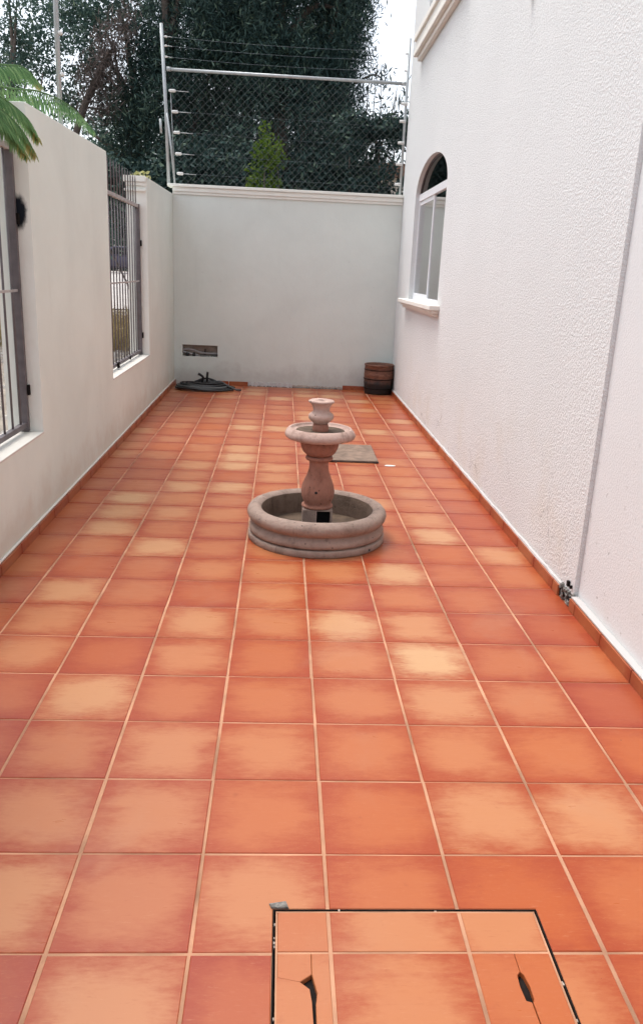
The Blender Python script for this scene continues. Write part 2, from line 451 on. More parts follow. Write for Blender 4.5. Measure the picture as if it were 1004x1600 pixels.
class MB:
    def __init__(s):
        s.v = []; s.f = []; s.sm = []
    def face(s, idx, smooth=False):
        s.f.append(tuple(idx)); s.sm.append(smooth)
    def box(s, x0, x1, y0, y1, z0, z1):
        b = len(s.v)
        s.v += [(x0, y0, z0), (x1, y0, z0), (x1, y1, z0), (x0, y1, z0), (x0, y0, z1), (x1, y0, z1), (x1, y1, z1), (x0, y1, z1)]
        for q in ((3, 2, 1, 0), (4, 5, 6, 7), (0, 1, 5, 4), (1, 2, 6, 5), (2, 3, 7, 6), (3, 0, 4, 7)):
            s.face([b+i for i in q])
        return s
    def prism(s, pts, z0, z1, axes='xyz', bevel=0.0):
        """extrude ccw polygon pts (a, b) along c; axes says which world axes a, b, c are"""
        n = len(pts)
        def vv(a, b, c):
            d = {axes[0]: a, axes[1]: b, axes[2]: c}
            return (d['x'], d['y'], d['z'])
        base = len(s.v)
        rings = [(pts, z0)]
        if bevel:
            rings += [(pts, z1-bevel), (poly_inset(pts, bevel), z1)]
        else:
            rings += [(pts, z1)]
        for pp, zc in rings:
            s.v += [vv(a, b, zc) for a, b in pp]
        for r in range(len(rings)-1):
            for i in range(n):
                j = (i+1) % n
                s.face([base+r*n+i, base+r*n+j, base+(r+1)*n+j, base+(r+1)*n+i])
        s.face([base+i for i in range(n)][::-1])
        s.face([base+(len(rings)-1)*n+i for i in range(n)])
        return s
    def tube(s, path, r, seg=8, caps=True, smooth=True):
        path = [Vector(p) for p in path]
        n = len(path)
        rs = r if isinstance(r, (list, tuple)) else [r]*n
        base = len(s.v)
        prev = None
        for i, p in enumerate(path):
            t = (path[min(i+1, n-1)] - path[max(i-1, 0)]).normalized()
            if prev is None:
                ref = Vector((0, 0, 1)) if abs(t.z) < 0.9 else Vector((1, 0, 0))
                a = t.cross(ref).normalized()
            else:
                a = (prev - t*prev.dot(t)).normalized()
            prev = a
            b = t.cross(a)
            for q in range(seg):
                th = 2*math.pi*q/seg
                s.v.append(tuple(p + (a*math.cos(th)+b*math.sin(th))*rs[i]))
        for i in range(n-1):
            for q in range(seg):
                w = (q+1) % seg
                s.face([base+i*seg+q, base+i*seg+w, base+(i+1)*seg+w, base+(i+1)*seg+q], smooth)
        if caps:
            s.face([base+q for q in range(seg)][::-1])
            s.face([base+(n-1)*seg+q for q in range(seg)])
        return s
    def lathe(s, prof, seg=48, c=(0, 0, 0), flute=0, fdepth=0.0, smooth=True, caps=True, wob=0.0):
        base = len(s.v); n = len(prof)
        ph = random.uniform(0, 6)
        for (r, zc) in prof:
            for q in range(seg):
                th = 2*math.pi*q/seg
                rr = r*(1 - fdepth*abs(math.sin(th*flute/2))) if flute else r
                if wob and r > 0.01:
                    rr += wob*(math.sin(5*th+ph+40*zc)*.5+math.sin(11*th+2*ph-90*zc)*.35+math.sin(23*th+150*zc+ph)*.3+random.uniform(-.35, .35))
                s.v.append((c[0]+rr*math.cos(th), c[1]+rr*math.sin(th), c[2]+zc+(wob*.5*math.sin(3*th+ph) if wob and r > .01 else 0)))
        for i in range(n-1):
            for q in range(seg):
                w = (q+1) % seg
                s.face([base+i*seg+q, base+i*seg+w, base+(i+1)*seg+w, base+(i+1)*seg+q], smooth)
        if caps:
            s.face([base+q for q in range(seg)][::-1])
            s.face([base+(n-1)*seg+q for q in range(seg)])
        return s
    def mesh(s, name, fn=None, recalc=True, bevel=0.0):
        me = bpy.data.meshes.new(name)
        vs = [fn(*v) for v in s.v] if fn else s.v
        me.from_pydata(vs, [], s.f)
        me.polygons.foreach_set('use_smooth', s.sm)
        if recalc or bevel:
            bm = bmesh.new(); bm.from_mesh(me)
            if bevel:
                es = [e for e in bm.edges if len(e.link_faces) == 2 and e.calc_face_angle(0) > 0.6]
                bmesh.ops.bevel(bm, geom=es, offset=bevel, segments=2, affect='EDGES', profile=0.6)
            bmesh.ops.recalc_face_normals(bm, faces=bm.faces)
            bm.to_mesh(me); bm.free()
        me.update()
        return me
    def build(s, name, mat, parent=None, fn=None, bevel=0.0, loc=None):
        return put(name, s.mesh(name, fn, True, bevel), mat, parent, loc)

def smooth_path(pts, n=6):
    """Catmull-Rom through pts"""
    P = [Vector(p) for p in pts]
    P = [P[0]*2-P[1]] + P + [P[-1]*2-P[-2]]
    out = []
    for i in range(1, len(P)-2):
        for j in range(n):
            t = j/n
            a, b, c, d = P[i-1], P[i], P[i+1], P[i+2]
            out.append(0.5*((2*b)+(c-a)*t+(2*a-5*b+4*c-d)*t*t+(3*b-a-3*c+d)*t**3))
    out.append(P[-2])
    return out

def xL(y): return -1.545 - 0.007*y           # inner face of the left wall
def xR(y): return 1.307 + 0.006*y            # face of the house wall
YB = 7.45                                     # face of the back wall
def mapR(x, y, z): return (xR(y)+x, y, z)     # local x = depth into the house
def mapL(x, y, z): return (xL(y)+x, y, z)     # local x < 0 = into the wall

# ------------------------------------------------------------------ ground outside
def gz(x, y):
    t = min(1.0, max(0.0, (y-9)/41.0))
    return -0.16 + 1.12*t*t*(3-2*t)
mb = MB()
xs = [-400, -120, -60, -40, -30, -22, -16, -12, -9, -7, -5.5, -4, -3, -2, 0, 2, 5, 10, 20, 50, 120, 400]
ys = [-200, -60, -25, -12, -6, 0, 4, 7, 9, 11, 13, 15, 18, 21, 25, 29, 33, 38, 44, 50, 60, 90, 160, 500]
for y in ys:
    for x in xs:
        mb.v.append((x, y, gz(x, y)))
nx = len(xs)
for j in range(len(ys)-1):
    for i in range(nx-1):
        mb.face([j*nx+i, j*nx+i+1, (j+1)*nx+i+1, (j+1)*nx+i], True)
tag(mb.build('ground', 'ground'), kind='structure')
mb = MB()                                     # dusty street crossing beyond the dry verge
rows = [22.5 + 1.5*i for i in range(21)]
for y in rows:
    for x in (-90, -40, -20, -10, 0, 10, 20, 40, 90):
        mb.v.append((x, y, max(gz(x, y), 0)*0 + gz(x, y)+0.03))
for j in range(len(rows)-1):
    for i in range(8):
        mb.face([j*9+i, j*9+i+1, (j+1)*9+i+1, (j+1)*9+i], True)
tag(mb.build('road', 'street'), kind='structure')

# ------------------------------------------------------------------ floor: grout bed, tiles, hatch cut-out
HX0, HX1, HY0, HY1 = -0.138, 0.533, -2.52, -1.845
mb = MB().box(-1.60, 1.36, -6.0, HY0, -0.12, -0.0028).box(-1.60, 1.36, HY1, 7.50, -0.12, -0.0028).box(-1.60, HX0, HY0, HY1, -0.12, -0.0028).box(HX1, 1.36, HY0, HY1, -0.12, -0.0028)
floor = tag(mb.build('floor', 'grout'), kind='structure')
G = 0.0048                                    # half a joint along the court
GY = 0.0032                                   # half a joint across it

def tile_mesh(pts, name='tile'):
    return MB().prism(pts, -0.012, 0.0, bevel=0.0022).mesh(name)
full = tile_mesh([(-T/2+G, -T/2+GY), (T/2-G, -T/2+GY), (T/2-G, T/2-GY), (-T/2+G, T/2-GY)])
cutcache = {}
# tones seen in the photograph: (row line, column) -> (lightness, redness)
TONE = {(0, 4): (.85, .1), (0, 5): (.6, .1), (1, 5): (1.0, .0), (2, 5): (.55, .2), (2, 1): (.75, .1), (0, 2): (.6, .1),
        (6, 2): (.55, .15), (5, 1): (.55, .1), (4, 5): (.5, .1), (4, 6): (.6, .05), (1, 7): (.25, .2), (2, 7): (0, 1.0),
        (0, 7): (0, .9), (-1, 7): (.05, .85), (0, 6): (.05, .8), (-1, 6): (.2, .5), (6, 1): (0, 1.0), (6, 3): (.1, .7), (5, 4): (.1, .15), (5, 5): (0, .25),
        (5, 2): (.25, .45), (5, 3): (.4, .1), (4, 3): (.15, .0), (4, 4): (.15, .1), (4, 2): (.4, .3), (4, 1): (.4, .5), (3, 1): (.3, .55), (3, 2): (.45, .2),
        (3, 3): (.4, .0), (3, 4): (.2, .1), (3, 5): (.3, .1), (3, 6): (.15, .05), (2, 2): (.2, .35), (2, 3): (.15, .15), (2, 4): (.25, .2), (2, 6): (.35, .35),
        (1, 0): (.4, .1), (1, 1): (.1, .6), (1, 2): (.4, .2), (1, 3): (.15, .3), (1, 4): (.35, .2), (1, 6): (.2, .5), (0, 1): (.2, .4), (0, 3): (.3, .2), (0, 0): (.4, .2),
        (-1, 0): (.7, .0), (-1, 2): (.1, .6), (-1, 3): (.45, .1), (-1, 5): (.3, .3), (-2, 2): (.35, .2), (-2, 3): (.35, .2), (-3, 1): (.75, .0), (-3, 7): (.6, .05), (-4, 0): (.75, .0),
        (-6, 0): (.95, .0), (-5, 6): (.5, .1), (-10, 2): (.9, .0), (-14, 2): (.85, .0), (-15, 2): (.4, .2), (-9, 3): (.6, .0), (-8, 3): (.5, .1), (-16, 4): (.6, .1), (-17, 4): (.5, .2), (-5, 1): (.5, .1), (-6, 7): (0, .8), (-5, 7): (0, .85), (-4, 7): (.05, .75),
        (-9, 1): (.55, .1), (-4, 1): (.2, .5), (-2, 1): (.15, .6), (-2, 0): (.1, .6), (-3, 0): (.25, .4), (6, 4): (.45, .1), (7, 4): (.4, .1), (6, 5): (.35, .1), (6, 6): (.05, .3), (5, 6): (.1, .2), (7, 2): (.5, .2), (3, 7): (.1, .25), (4, 7): (.3, .2), (5, 7): (.2, .3)}
def tone(o, r, c):
    if (r, c) in TONE:
        a, b = TONE[(r, c)]
        a = min(1, max(0, a+random.uniform(-.05, .05)))
    else:
        u = random.random()
        a = random.uniform(.5, .85) if u < 0.13 else random.uniform(0.02, .40)
        b = random.uniform(0, .55) if random.random() < 0.8 else random.uniform(.6, .95)
        if a > .5: b *= .3
    o.color = (a, b, random.random(), 1)

def add_tile(name, me, x, y, r, c, parent=None):
    o = put(name, me, 'tile', floor if parent is None else parent)
    o.location = (x+random.uniform(-.0011, .0011), y+random.uniform(-.0011, .0011), random.uniform(-0.0009, 0.0005))
    o.rotation_euler = (random.uniform(-.003, .003), random.uniform(-.003, .003), random.uniform(-.0042, .0042))
    tone(o, r, c)
    return o

mb_rest = MB()
for j in range(-18, 23):                      # row j covers y in [j*T, (j+1)*T]
    y0, y1 = j*T, min((j+1)*T, YB-0.004)
    for c in range(-1, 8):
        x0, x1 = (c-4)*T, (c-3)*T
        yc = (y0+y1)/2
        if c == -1: x0 = xL(yc)+0.004
        if c == 7: x1 = xR(yc)-0.004
        cx, cy = ((c-4)*T+(c-3)*T)/2, (j+0.5)*T
        a0, a1, b0, b1 = x0+G, x1-G, y0+GY, y1-GY
        r = -(j+1)
        if j < -8:
            mb_rest.prism([(a0, b0), (a1, b0), (a1, b1), (a0, b1)], -0.012, 0.0, bevel=0.0022)
            continue
        # hatch
        inx = x1 > HX0 and x0 < HX1
        iny = y1 > HY0 and y0 < HY1
        pts = None
        if inx and iny:
            cl, cr = x0 < HX0, x1 > HX1           # tile sticks out left / right of the hatch
            ct, cb = y1 > HY1, y0 < HY0
            if not (cl or cr or ct or cb):
                continue
            if cl and ct: pts = [(a0, b0), (HX0, b0), (HX0, HY1), (a1, HY1), (a1, b1), (a0, b1)]
            elif cr and ct: pts = [(HX1, b0), (a1, b0), (a1, b1), (a0, b1), (a0, HY1), (HX1, HY1)]
            elif cl and cb: pts = [(a0, b0), (a1, b0), (a1, HY0), (HX0, HY0), (HX0, b1), (a0, b1)]
            elif cr and cb: pts = [(a0, b0), (a1, b0), (a1, b1), (HX1, b1), (HX1, HY0), (a0, HY0)]
            elif cl: pts = [(a0, b0), (HX0, b0), (HX0, b1), (a0, b1)]
            elif cr: pts = [(HX1, b0), (a1, b0), (a1, b1), (HX1, b1)]
            elif ct: pts = [(a0, HY1), (a1, HY1), (a1, b1), (a0, b1)]
            else: pts = [(a0, b0), (a1, b0), (a1, HY0), (a0, HY0)]
        elif c in (-1, 7) or y1-y0 < T-1e-6:
            pts = [(a0, b0), (a1, b0), (a1, b1), (a0, b1)]
        if pts is None:
            add_tile('floor_tile', full, cx, cy, r, c)
        else:
            me = tile_mesh([(px-cx, py-cy) for px, py in pts], 'cut_tile')
            add_tile('floor_tile', me, cx, cy, r, c)
rest = mb_rest.build('floor_tile_field', 'tile', floor)
rest['kind'] = 'stuff'
rest.color = (.3, .3, .4, 1)

# ------------------------------------------------------------------ left boundary wall with two grille openings
ZT = 2.36
OP1 = (-0.75, 1.27, 0.545)                     # y0, y1, sill height
OP2 = (3.36, 5.36, 0.585)
left = thing('boundary_wall', 'beige plastered left boundary wall with two tall barred openings', 'wall', (-1.6, 0, 0))
def offL(fn):
    return lambda x, y, z: tuple(Vector(fn(x, y, z)) - Vector((-1.6, 0, 0)))
outline = [(-6.0, -0.15), (7.62, -0.15), (7.62, 2.41), (OP2[1], 2.385), (OP2[1], OP2[2]), (OP2[0], OP2[2]), (OP2[0], 2.365),
           (OP1[1], 2.33), (OP1[1], OP1[2]), (OP1[0], OP1[2]), (OP1[0], 2.31), (-6.0, 2.30)]
k = MB().prism(outline, -0.205, 0.0, 'yzx')
w = k.build('plaster_wall', 'left_wall', left, fn=offL(mapL), bevel=0.006)
def lpart(name, mat, x0, x1, y0, y1, z0, z1, parent=None, bev=0.003):
    return MB().box(x0, x1, y0, y1, z0, z1).build(name, mat, left if parent is None else parent, fn=offL(mapL), bevel=bev)
# white painted reveals: thin render coats on jambs and sills
for nm, (a, b, zs), jm in (('near', OP1, 'jamb'), ('far', OP2, 'white_trim')):
    if jm == 'jamb':
        me = MB().box(-0.207, -0.001, b-0.006, b+0.001, zs+0.008, 2.325).mesh('jamb_coat', mapL)
        o = put('jamb_coat', me, 'jamb', left)
        o.location = (1.6, 0, 0)
    else:
        lpart('jamb_coat', jm, -0.207, -0.001, b-0.006, b+0.001, zs+0.008, 2.375)
    lpart('jamb_coat', 'white_trim', -0.207, -0.001, a-0.001, a+0.006, zs+0.008, 2.30)
    lpart('sill', 'sill', -0.212, 0.003, a+0.001, b-0.007, zs-0.003, zs+0.009)
# moulded cap on the jamb end and on the street side
for z0, z1, pj in ((2.335, 2.392, 0.030), (2.300, 2.333, 0.016), (2.245, 2.268, 0.022)):
    lpart('cap_moulding', 'white_trim', -0.205-pj, -0.012, OP2[1]-0.006-pj, OP2[1]-0.007, z0, z1)
    lpart('cap_moulding', 'white_trim', -0.205-pj, -0.2055, OP2[1]-0.006, 7.58, z0, z1)
    lpart('cap_moulding', 'white_trim', -0.205-pj, -0.2055, OP1[1], OP2[0], z0-0.02, z1-0.02)
# skirting along the left wall
SKH = 0.056
def skirt_mesh(L):
    return MB().box(-L/2+0.0025, L/2-0.0025, 0, 0.011, 0.0, SKH).mesh('skirting_tile', bevel=0.0015)
sk_full = skirt_mesh(T)
def skirt(parent, p0, p1, off=Vector((0, 0, 0)), me=None, red=None):
    p0, p1 = Vector(p0), Vector(p1)
    L = (p1-p0).length
    o = put('skirting_tile', me or (sk_full if abs(L-T) < 0.004 else skirt_mesh(L)), 'skirt', parent)
    o.location = (p0+p1)/2 - off
    o.rotation_euler = (0, 0, math.atan2(p1.y-p0.y, p1.x-p0.x))
    o.color = (random.uniform(0, .25), random.uniform(.1, .8) if red is None else red, random.random(), 1)
    return o
offw = Vector((-1.6, 0, 0))
for j in range(-11, 23):
    y0, y1 = j*T, min((j+1)*T, YB)
    if y1-y0 < 0.05: continue
    skirt(left, (xL(y1)+0.0115, y1, 0), (xL(y0)+0.0115, y0, 0), offw)
lpart('plaster_lip', 'cream_trim', 0.001, 0.0125, -4.0, YB-0.002, SKH+0.0005, SKH+0.011)

# ------------------------------------------------------------------ back wall with niche and moulded coping
NX0, NX1, NZ0, NZ1 = -1.487, -1.016, 0.372, 0.525
back = thing('boundary_wall', 'grey-green plastered back wall with cream coping behind the fountain', 'wall', (0, 7.55, 0))
offb = Vector((0, 7.55, 0))
fb = lambda x, y, z: (x, y-7.55, z)
X0, X1 = xL(YB)+0.0, xR(YB)+0.0
mb = MB()
xs3, zs3 = [X0+0.001, NX0, NX1, X1-0.001], [-0.15, NZ0, NZ1, 2.43]
for i in range(3):
    for j in range(3):
        if i == 1 and j == 1: continue
        mb.box(xs3[i], xs3[i+1], YB, YB+0.12, zs3[j], zs3[j+1])
# keep only the outside faces of the nine cells
me = bpy.data.meshes.new('plaster_wall')
me.from_pydata([fb(*v) for v in mb.v], [], mb.f)
bm = bmesh.new(); bm.from_mesh(me)
bmesh.ops.remove_doubles(bm, verts=bm.verts, dist=1e-5)
seen = {}
for f in bm.faces:
    seen.setdefault(tuple(sorted(v.index for v in f.verts)), []).append(f)
bmesh.ops.delete(bm, geom=[f for l in seen.values() if len(l) > 1 for f in l], context='FACES')
bmesh.ops.recalc_face_normals(bm, faces=bm.faces)
bm.to_mesh(me); bm.free()
put('plaster_wall', me, 'back_wall', back)
MB().box(X0+0.001, X1-0.001, YB+0.1205, YB+0.20, -0.15, 2.43).build('wall_core', 'concrete', back, fn=fb)
# coping: moulded profile swept along x (built as stacked bands)
for z0, z1, pj in ((2.405, 2.437, 0.018), (2.4372, 2.490, 0.034), (2.4902, 2.525, 0.055)):
    MB().box(X0-0.06 if pj > .05 else X0+0.0015, X1-0.0015, YB-pj, YB+0.21, z0 if z0 > 2.43 else z0, z1).build('coping_band', 'white_trim', back, fn=fb, bevel=0.006) if z0 > 2.43 else \
        MB().box(X0+0.0015, X1-0.0015, YB-pj, YB-0.0005, z0, z1).build('coping_band', 'white_trim', back, fn=fb, bevel=0.004)  # whiter paint stands in for the sky light a coping catches
# pipes and debris inside the niche
MB().tube(smooth_path([(NX0+0.004, 7.51, .455), (-1.40, 7.50, .462), (-1.31, 7.505, .44), (-1.22, 7.52, .415), (-1.02, 7.53, .412)]), 0.012, 8).build('pipe', 'pipe_grey', back, fn=fb)
MB().tube(smooth_path([(NX0+0.004, 7.50, .428), (-1.42, 7.49, .415), (-1.34, 7.485, .395), (-1.28, 7.50, .388)]), 0.010, 8).build('pipe', 'pipe_grey', back, fn=fb)
MB().tube([(-1.19, 7.53, .372), (-1.19, 7.53, .47)], 0.009, 8).build('pipe', 'rubber', back, fn=fb)
MB().lathe([(0.0, 0), (0.024, 0.002), (0.026, 0.03), (0.018, 0.045), (0, 0.047)], 12, (-1.425, 7.47, .373), caps=False).build('valve', 'rubber', back, fn=fb)
MB().lathe([(0.0, 0), (0.020, 0.002), (0.022, 0.025), (0.012, 0.05), (0, 0.052)], 12, (-1.335, 7.475, .373), caps=False).build('valve', 'rubber', back, fn=fb)
mb = MB()
for i in range(14):
    x = random.uniform(-1.24, -1.04); s = random.uniform(0.010, 0.02)
    mb.box(x-s, x+s, 7.48+random.uniform(0, .05), 7.53+random.uniform(0, .03), 0.3725, 0.3725+s)
mb.build('debris', 'rubble', back, fn=fb)
# skirting of the back wall: only two red pieces remain, the rest is broken mortar
skirt(back, (-0.86, YB-0.0005-0.011, 0), (-0.60, YB-0.0005-0.011, 0), offb, red=.3)
skirt(back, (0.69, YB-0.0005-0.011, 0), (1.02, YB-0.0005-0.011, 0), offb, red=.95)
skirt(back, (-1.18, YB-0.0005-0.011, 0), (-0.864, YB-0.0005-0.011, 0), offb, red=.4)
skirt(back, (1.023, YB-0.0005-0.011, 0), (1.33, YB-0.0005-0.011, 0), offb, red=.7)
def rough_strip(x0, x1, h0, h1, name, mat, dp=0.012, n=40):
    mb = MB()
    for i in range(n+1):
        x = x0+(x1-x0)*i/n
        h = random.uniform(h0, h1); d = random.uniform(dp*0.35, dp)
        mb.v += [(x, YB-d, 0.0005), (x, YB-d*random.uniform(.6, 1), h*0.55), (x, YB-d*0.4, h), (x, YB+0.01, h+0.004)]
    for i in range(n):
        for q in range(3):
            mb.face([i*4+q, (i+1)*4+q, (i+1)*4+q+1, i*4+q+1])
    return mb.build(name, mat, back, fn=fb)
rough_strip(-0.595, 0.0, 0.045, 0.066, 'mortar_strip', 'lip', 0.020)
rough_strip(0.0, 0.688, 0.025, 0.040, 'mortar_strip', 'concrete', 0.010)
rough_strip(-0.60, 0.62, 0.010, 0.019, 'broken_edge', 'rubble', 0.024, 60)

# ------------------------------------------------------------------ house on the right
house = thing('house', 'white stuccoed two-storey house wall with arched window on the right', 'house', (1.35, 0, 0))
offh = Vector((1.35, 0, 0))
def fh(x, y, z):
    a = mapR(x, y, z)
    return (a[0]-1.35, a[1], a[2])
def hpart(name, mat, x0, x1, y0, y1, z0, z1, parent=None, bev=0.0):
    return MB().box(x0, x1, y0, y1, z0, z1).build(name, mat, house if parent is None else parent, fn=fh, bevel=bev)
STEP = 0.09                                   # where the rough coat ends, facing the camera
HT = 7.2
WY0, WY1, WZ0, WZS, WRISE = 4.43, 6.36, 1.275, 2.40, 0.35
def arch_outline(y0, y1, z0, zs, rise, n=20):
    c, a = (y0+y1)/2, (y1-y0)/2
    pts = [(y0, z0), (y1, z0)]
    pts += [(c+a*math.cos(math.pi*i/n), zs+rise*math.sin(math.pi*i/n)) for i in range(n+1)]
    return pts                                 # ccw in (y, z)
def wall_holes(y0, y1, z0, z1, holes, depth):
    """wall slab, front at x=0, with arched holes; each hole sits in its own rectangular cell"""
    mb = MB()
    holes = sorted(holes, key=lambda h: h[0][2])
    cy0, cy1 = holes[0][1], holes[0][2]
    def quad(a, b, c, d):
        i = len(mb.v); mb.v += [a, b, c, d]; mb.face([i, i+1, i+2, i+3])
    def rect(ya, yb, za, zb):
        quad((0, ya, za), (0, yb, za), (0, yb, zb), (0, ya, zb))
        quad((depth, ya, zb), (depth, yb, zb), (depth, yb, za), (depth, ya, za))
    rect(y0, cy0, z0, z1); rect(cy1, y1, z0, z1)
    zc = z0
    for (hy0, hy1, hz0, hzs, hr), ya, yb, za, zb in holes:
        if za > zc: rect(ya, yb, zc, za)
        inn = arch_outline(hy0, hy1, hz0, hzs, hr)
        cy, cz = (hy0+hy1)/2, (hz0+hzs)/2
        def edge(p):
            dy, dz = p[0]-cy, p[1]-cz
            t = min(((yb-cy)/dy if dy > 0 else (ya-cy)/dy) if abs(dy) > 1e-9 else 1e9,
                    ((zb-cz)/dz if dz > 0 else (za-cz)/dz) if abs(dz) > 1e-9 else 1e9)
            return (cy+dy*t, cz+dz*t)
        # insert cell corners so that the ring fills the whole rectangle
        ring_i, ring_o = [], []
        m = len(inn)
        corners = [(ya, za), (yb, za), (yb, zb), (ya, zb)]
        for i in range(m):
            p, q = inn[i], inn[(i+1) % m]
            ring_i.append(p); ring_o.append(edge(p))
            a0 = math.atan2(p[1]-cz, p[0]-cy); a1 = math.atan2(q[1]-cz, q[0]-cy)
            while a1 < a0-1e-9: a1 += 2*math.pi
            cs = []
            for c in corners:
                ac = math.atan2(c[1]-cz, c[0]-cy)
                while ac < a0-1e-9: ac += 2*math.pi
                if a0+1e-6 < ac < a1-1e-6: cs.append((ac, c))
            for ac, c in sorted(cs):
                # point on the opening edge p-q in direction ac
                dx, dz = math.cos(ac), math.sin(ac)
                ex, ez = q[0]-p[0], q[1]-p[1]
                den = dx*ez-dz*ex
                t = ((p[0]-cy)*ez-(p[1]-cz)*ex)/den
                ring_i.append((cy+dx*t, cz+dz*t)); ring_o.append(c)
        m = len(ring_i)
        for i in range(m):
            j = (i+1) % m
            a, b, c, d = ring_i[i], ring_i[j], ring_o[j], ring_o[i]
            quad((0, *a), (0, *b), (0, *c), (0, *d))
            quad((depth, *d), (depth, *c), (depth, *b), (depth, *a))
            quad((0, *a), (depth, *a), (depth, *b), (0, *b))
        zc = zb
    rect(cy0, cy1, zc, z1)
    quad((0, y0, z0), (depth, y0, z0), (depth, y0, z1), (0, y0, z1))
    quad((0, y1, z1), (depth, y1, z1), (depth, y1, z0), (0, y1, z0))
    quad((0, y0, z1), (depth, y0, z1), (depth, y1, z1), (0, y1, z1))
    me = mb.mesh('stucco_wall', fh, recalc=False)
    bm = bmesh.new(); bm.from_mesh(me)
    bmesh.ops.remove_doubles(bm, verts=bm.verts, dist=1e-5)
    bmesh.ops.recalc_face_normals(bm, faces=bm.faces)
    bm.to_mesh(me); bm.free()
    return me
W1 = (WY0, WY1, WZ0, WZS, WRISE)
W2 = (WY0, WY1, 4.16, 5.35, WRISE)
HY = 7.50
put('stucco_wall', wall_holes(STEP, HY, -0.15, HT, [(W1, 4.1, 6.7, 1.0, 3.0), (W2, 4.1, 6.7, 3.9, 6.0)], 0.20), 'rough_stucco', house)
hpart('stucco_wall', 'fine_stucco', 0.0225, 0.20, -7.0, STEP-0.001, -0.15, HT, bev=0)
hpart('end_wall', 'fine_stucco', 0.2005, 6.0, HY-0.2, HY-0.002, -0.15, HT)
hpart('end_wall', 'fine_stucco', 0.2005, 6.0, -6.99, -6.8, -0.15, HT)
hpart('rear_wall', 'fine_stucco', 5.9, 6.1, -6.79, HY-0.201, -0.15, HT)
hpart('roof_slab', 'concrete', -0.05, 6.2, -7.1, HY+0.1, HT+0.001, HT+0.2)
hpart('floor_slab', 'inside', 0.2005, 5.89, -6.79, HY-0.201, 3.25, 3.5)
hpart('partition', 'inside', 1.6, 1.7, -6.79, HY-0.201, -0.1, 3.249)
hpart('partition', 'inside', 1.6, 1.7, -6.79, HY-0.201, 3.501, HT-0.002)
# windows
def window(spec, both):
    y0, y1, z0, zs, rise = spec
    win = bpy.data.objects.new('arched_window', None); COL.objects.link(win); win.parent = house
    D0, D1 = 0.048, 0.072
    def wb(name, mat, x0, x1, ya, yb, za, zb, par=win):
        return MB().box(x0, x1, ya, yb, za, zb).build(name, mat, par, fn=fh, bevel=0.003)
    f = 0.036
    ym = (y0+y1)/2
    zt = zs-0.035                              # transom
    wb('frame_rail', 'frame', D0, D1, y0, y1, z0+0.001, z0+f)
    wb('frame_rail', 'frame', D0-0.006, D1, y0, y1, zt, zt+0.075)
    wb('frame_stile', 'frame', D0, D1, y0, y0+f*0.8, z0+f+.0005, zt-.0005)
    wb('frame_stile', 'frame', D0, D1, y1-f*0.8, y1, z0+f+.0005, zt-.0005)
    # sliding sash in front (far half), screen behind (near half)
    s = 0.03
    wb('meeting_stile', 'frame', D0+0.004, D1-0.004, ym-s/2, ym+s/2, z0+f+.0005, zt-.0005)
    wb('sash_rail', 'frame', D0+0.008, D1-0.004, ym+s/2+.0005, y1-f*0.8-.0005, zt-0.045, zt-.001)
    wb('sash_rail', 'frame', D0+0.008, D1-0.004, ym+s/2+.0005, y1-f*0.8-.0005, z0+f+.001, z0+f+0.035)
    wb('pane', 'glass', 0.060, 0.063, ym+s/2+.001, y1-f*0.8-.001, z0+f+0.0355, zt-0.0455)
    wb('pane', 'glass', 0.064, 0.067, y0+f*0.8+.001, ym-s/2-.001, z0+f+.001, zt-.001)
    # fan light: ring and pane
    c, a = ym, (y1-y0)/2
    n = 20
    outer = [(c+a*math.cos(math.pi*i/n), zs+rise*math.sin(math.pi*i/n)) for i in range(n+1)]
    inner = [(c+(a-0.018)*math.cos(math.pi*i/n), zs+(rise-0.018)*math.sin(math.pi*i/n)) for i in range(n+1)]
    mb = MB()
    for (p, q) in zip(outer, inner):
        mb.v += [(D0, *p), (D0, *q), (D1, *q), (D1, *p)]
    for i in range(n):
        for q in range(4):
            w = (q+1) % 4
            mb.face([i*4+q, i*4+w, (i+1)*4+w, (i+1)*4+q])
    mb.build('arch_frame', 'iron', win, fn=fh)
    MB().prism([(p[0], max(p[1], zt+0.0755)) for p in inner], 0.060, 0.063, 'yzx').build('fan_pane', 'glass', win, fn=fh)
    # curtain folds behind the glass
    def drape(name, mat, ya, yb, x, amp, nf, za, zb):
        mb = MB(); n = nf*8
        for i in range(n+1):
            y = ya+(yb-ya)*i/n
            xx = x+amp*math.sin(i/8*2*math.pi)+random.uniform(-.003, .003)
            mb.v += [(xx, y, za), (xx, y, zb), (xx+0.004, y, zb), (xx+0.004, y, za)]
        for i in range(n):
            for q in range(4):
                w = (q+1) % 4
                mb.face([i*4+q, i*4+w, (i+1)*4+w, (i+1)*4+q], True)
        return mb.build(name, mat, win, fn=fh)
    drape('curtain', 'curtain', ym+0.02, y1+0.1, 0.26, 0.022, 7, z0-0.1, zt+0.03)
    drape('screen_drape', 'screen', y0-0.1, ym+0.01, 0.25, 0.018, 6, z0-0.1, zt+0.03)
    return win
win1 = window(W1, True)
win2 = window(W2, True)
def sill(win, z1, y0, y1, hs):
    z = z1
    for h, pj in hs:
        MB().box(-pj, 0.0745 if z == z1 else -0.0005, y0+(0.0 if z == z1 else 0.02), y1-(0.0 if z == z1 else 0.02), z-h+0.0004, z).build('sill_moulding', 'cream_trim', win, fn=fh, bevel=0.005) \
            if z == z1 else MB().box(-pj, -0.0005, y0+0.06-pj*0.4, y1-0.06+pj*0.4, z-h+0.0004, z).build('sill_moulding', 'cream_trim', win, fn=fh, bevel=0.008)
        z -= h
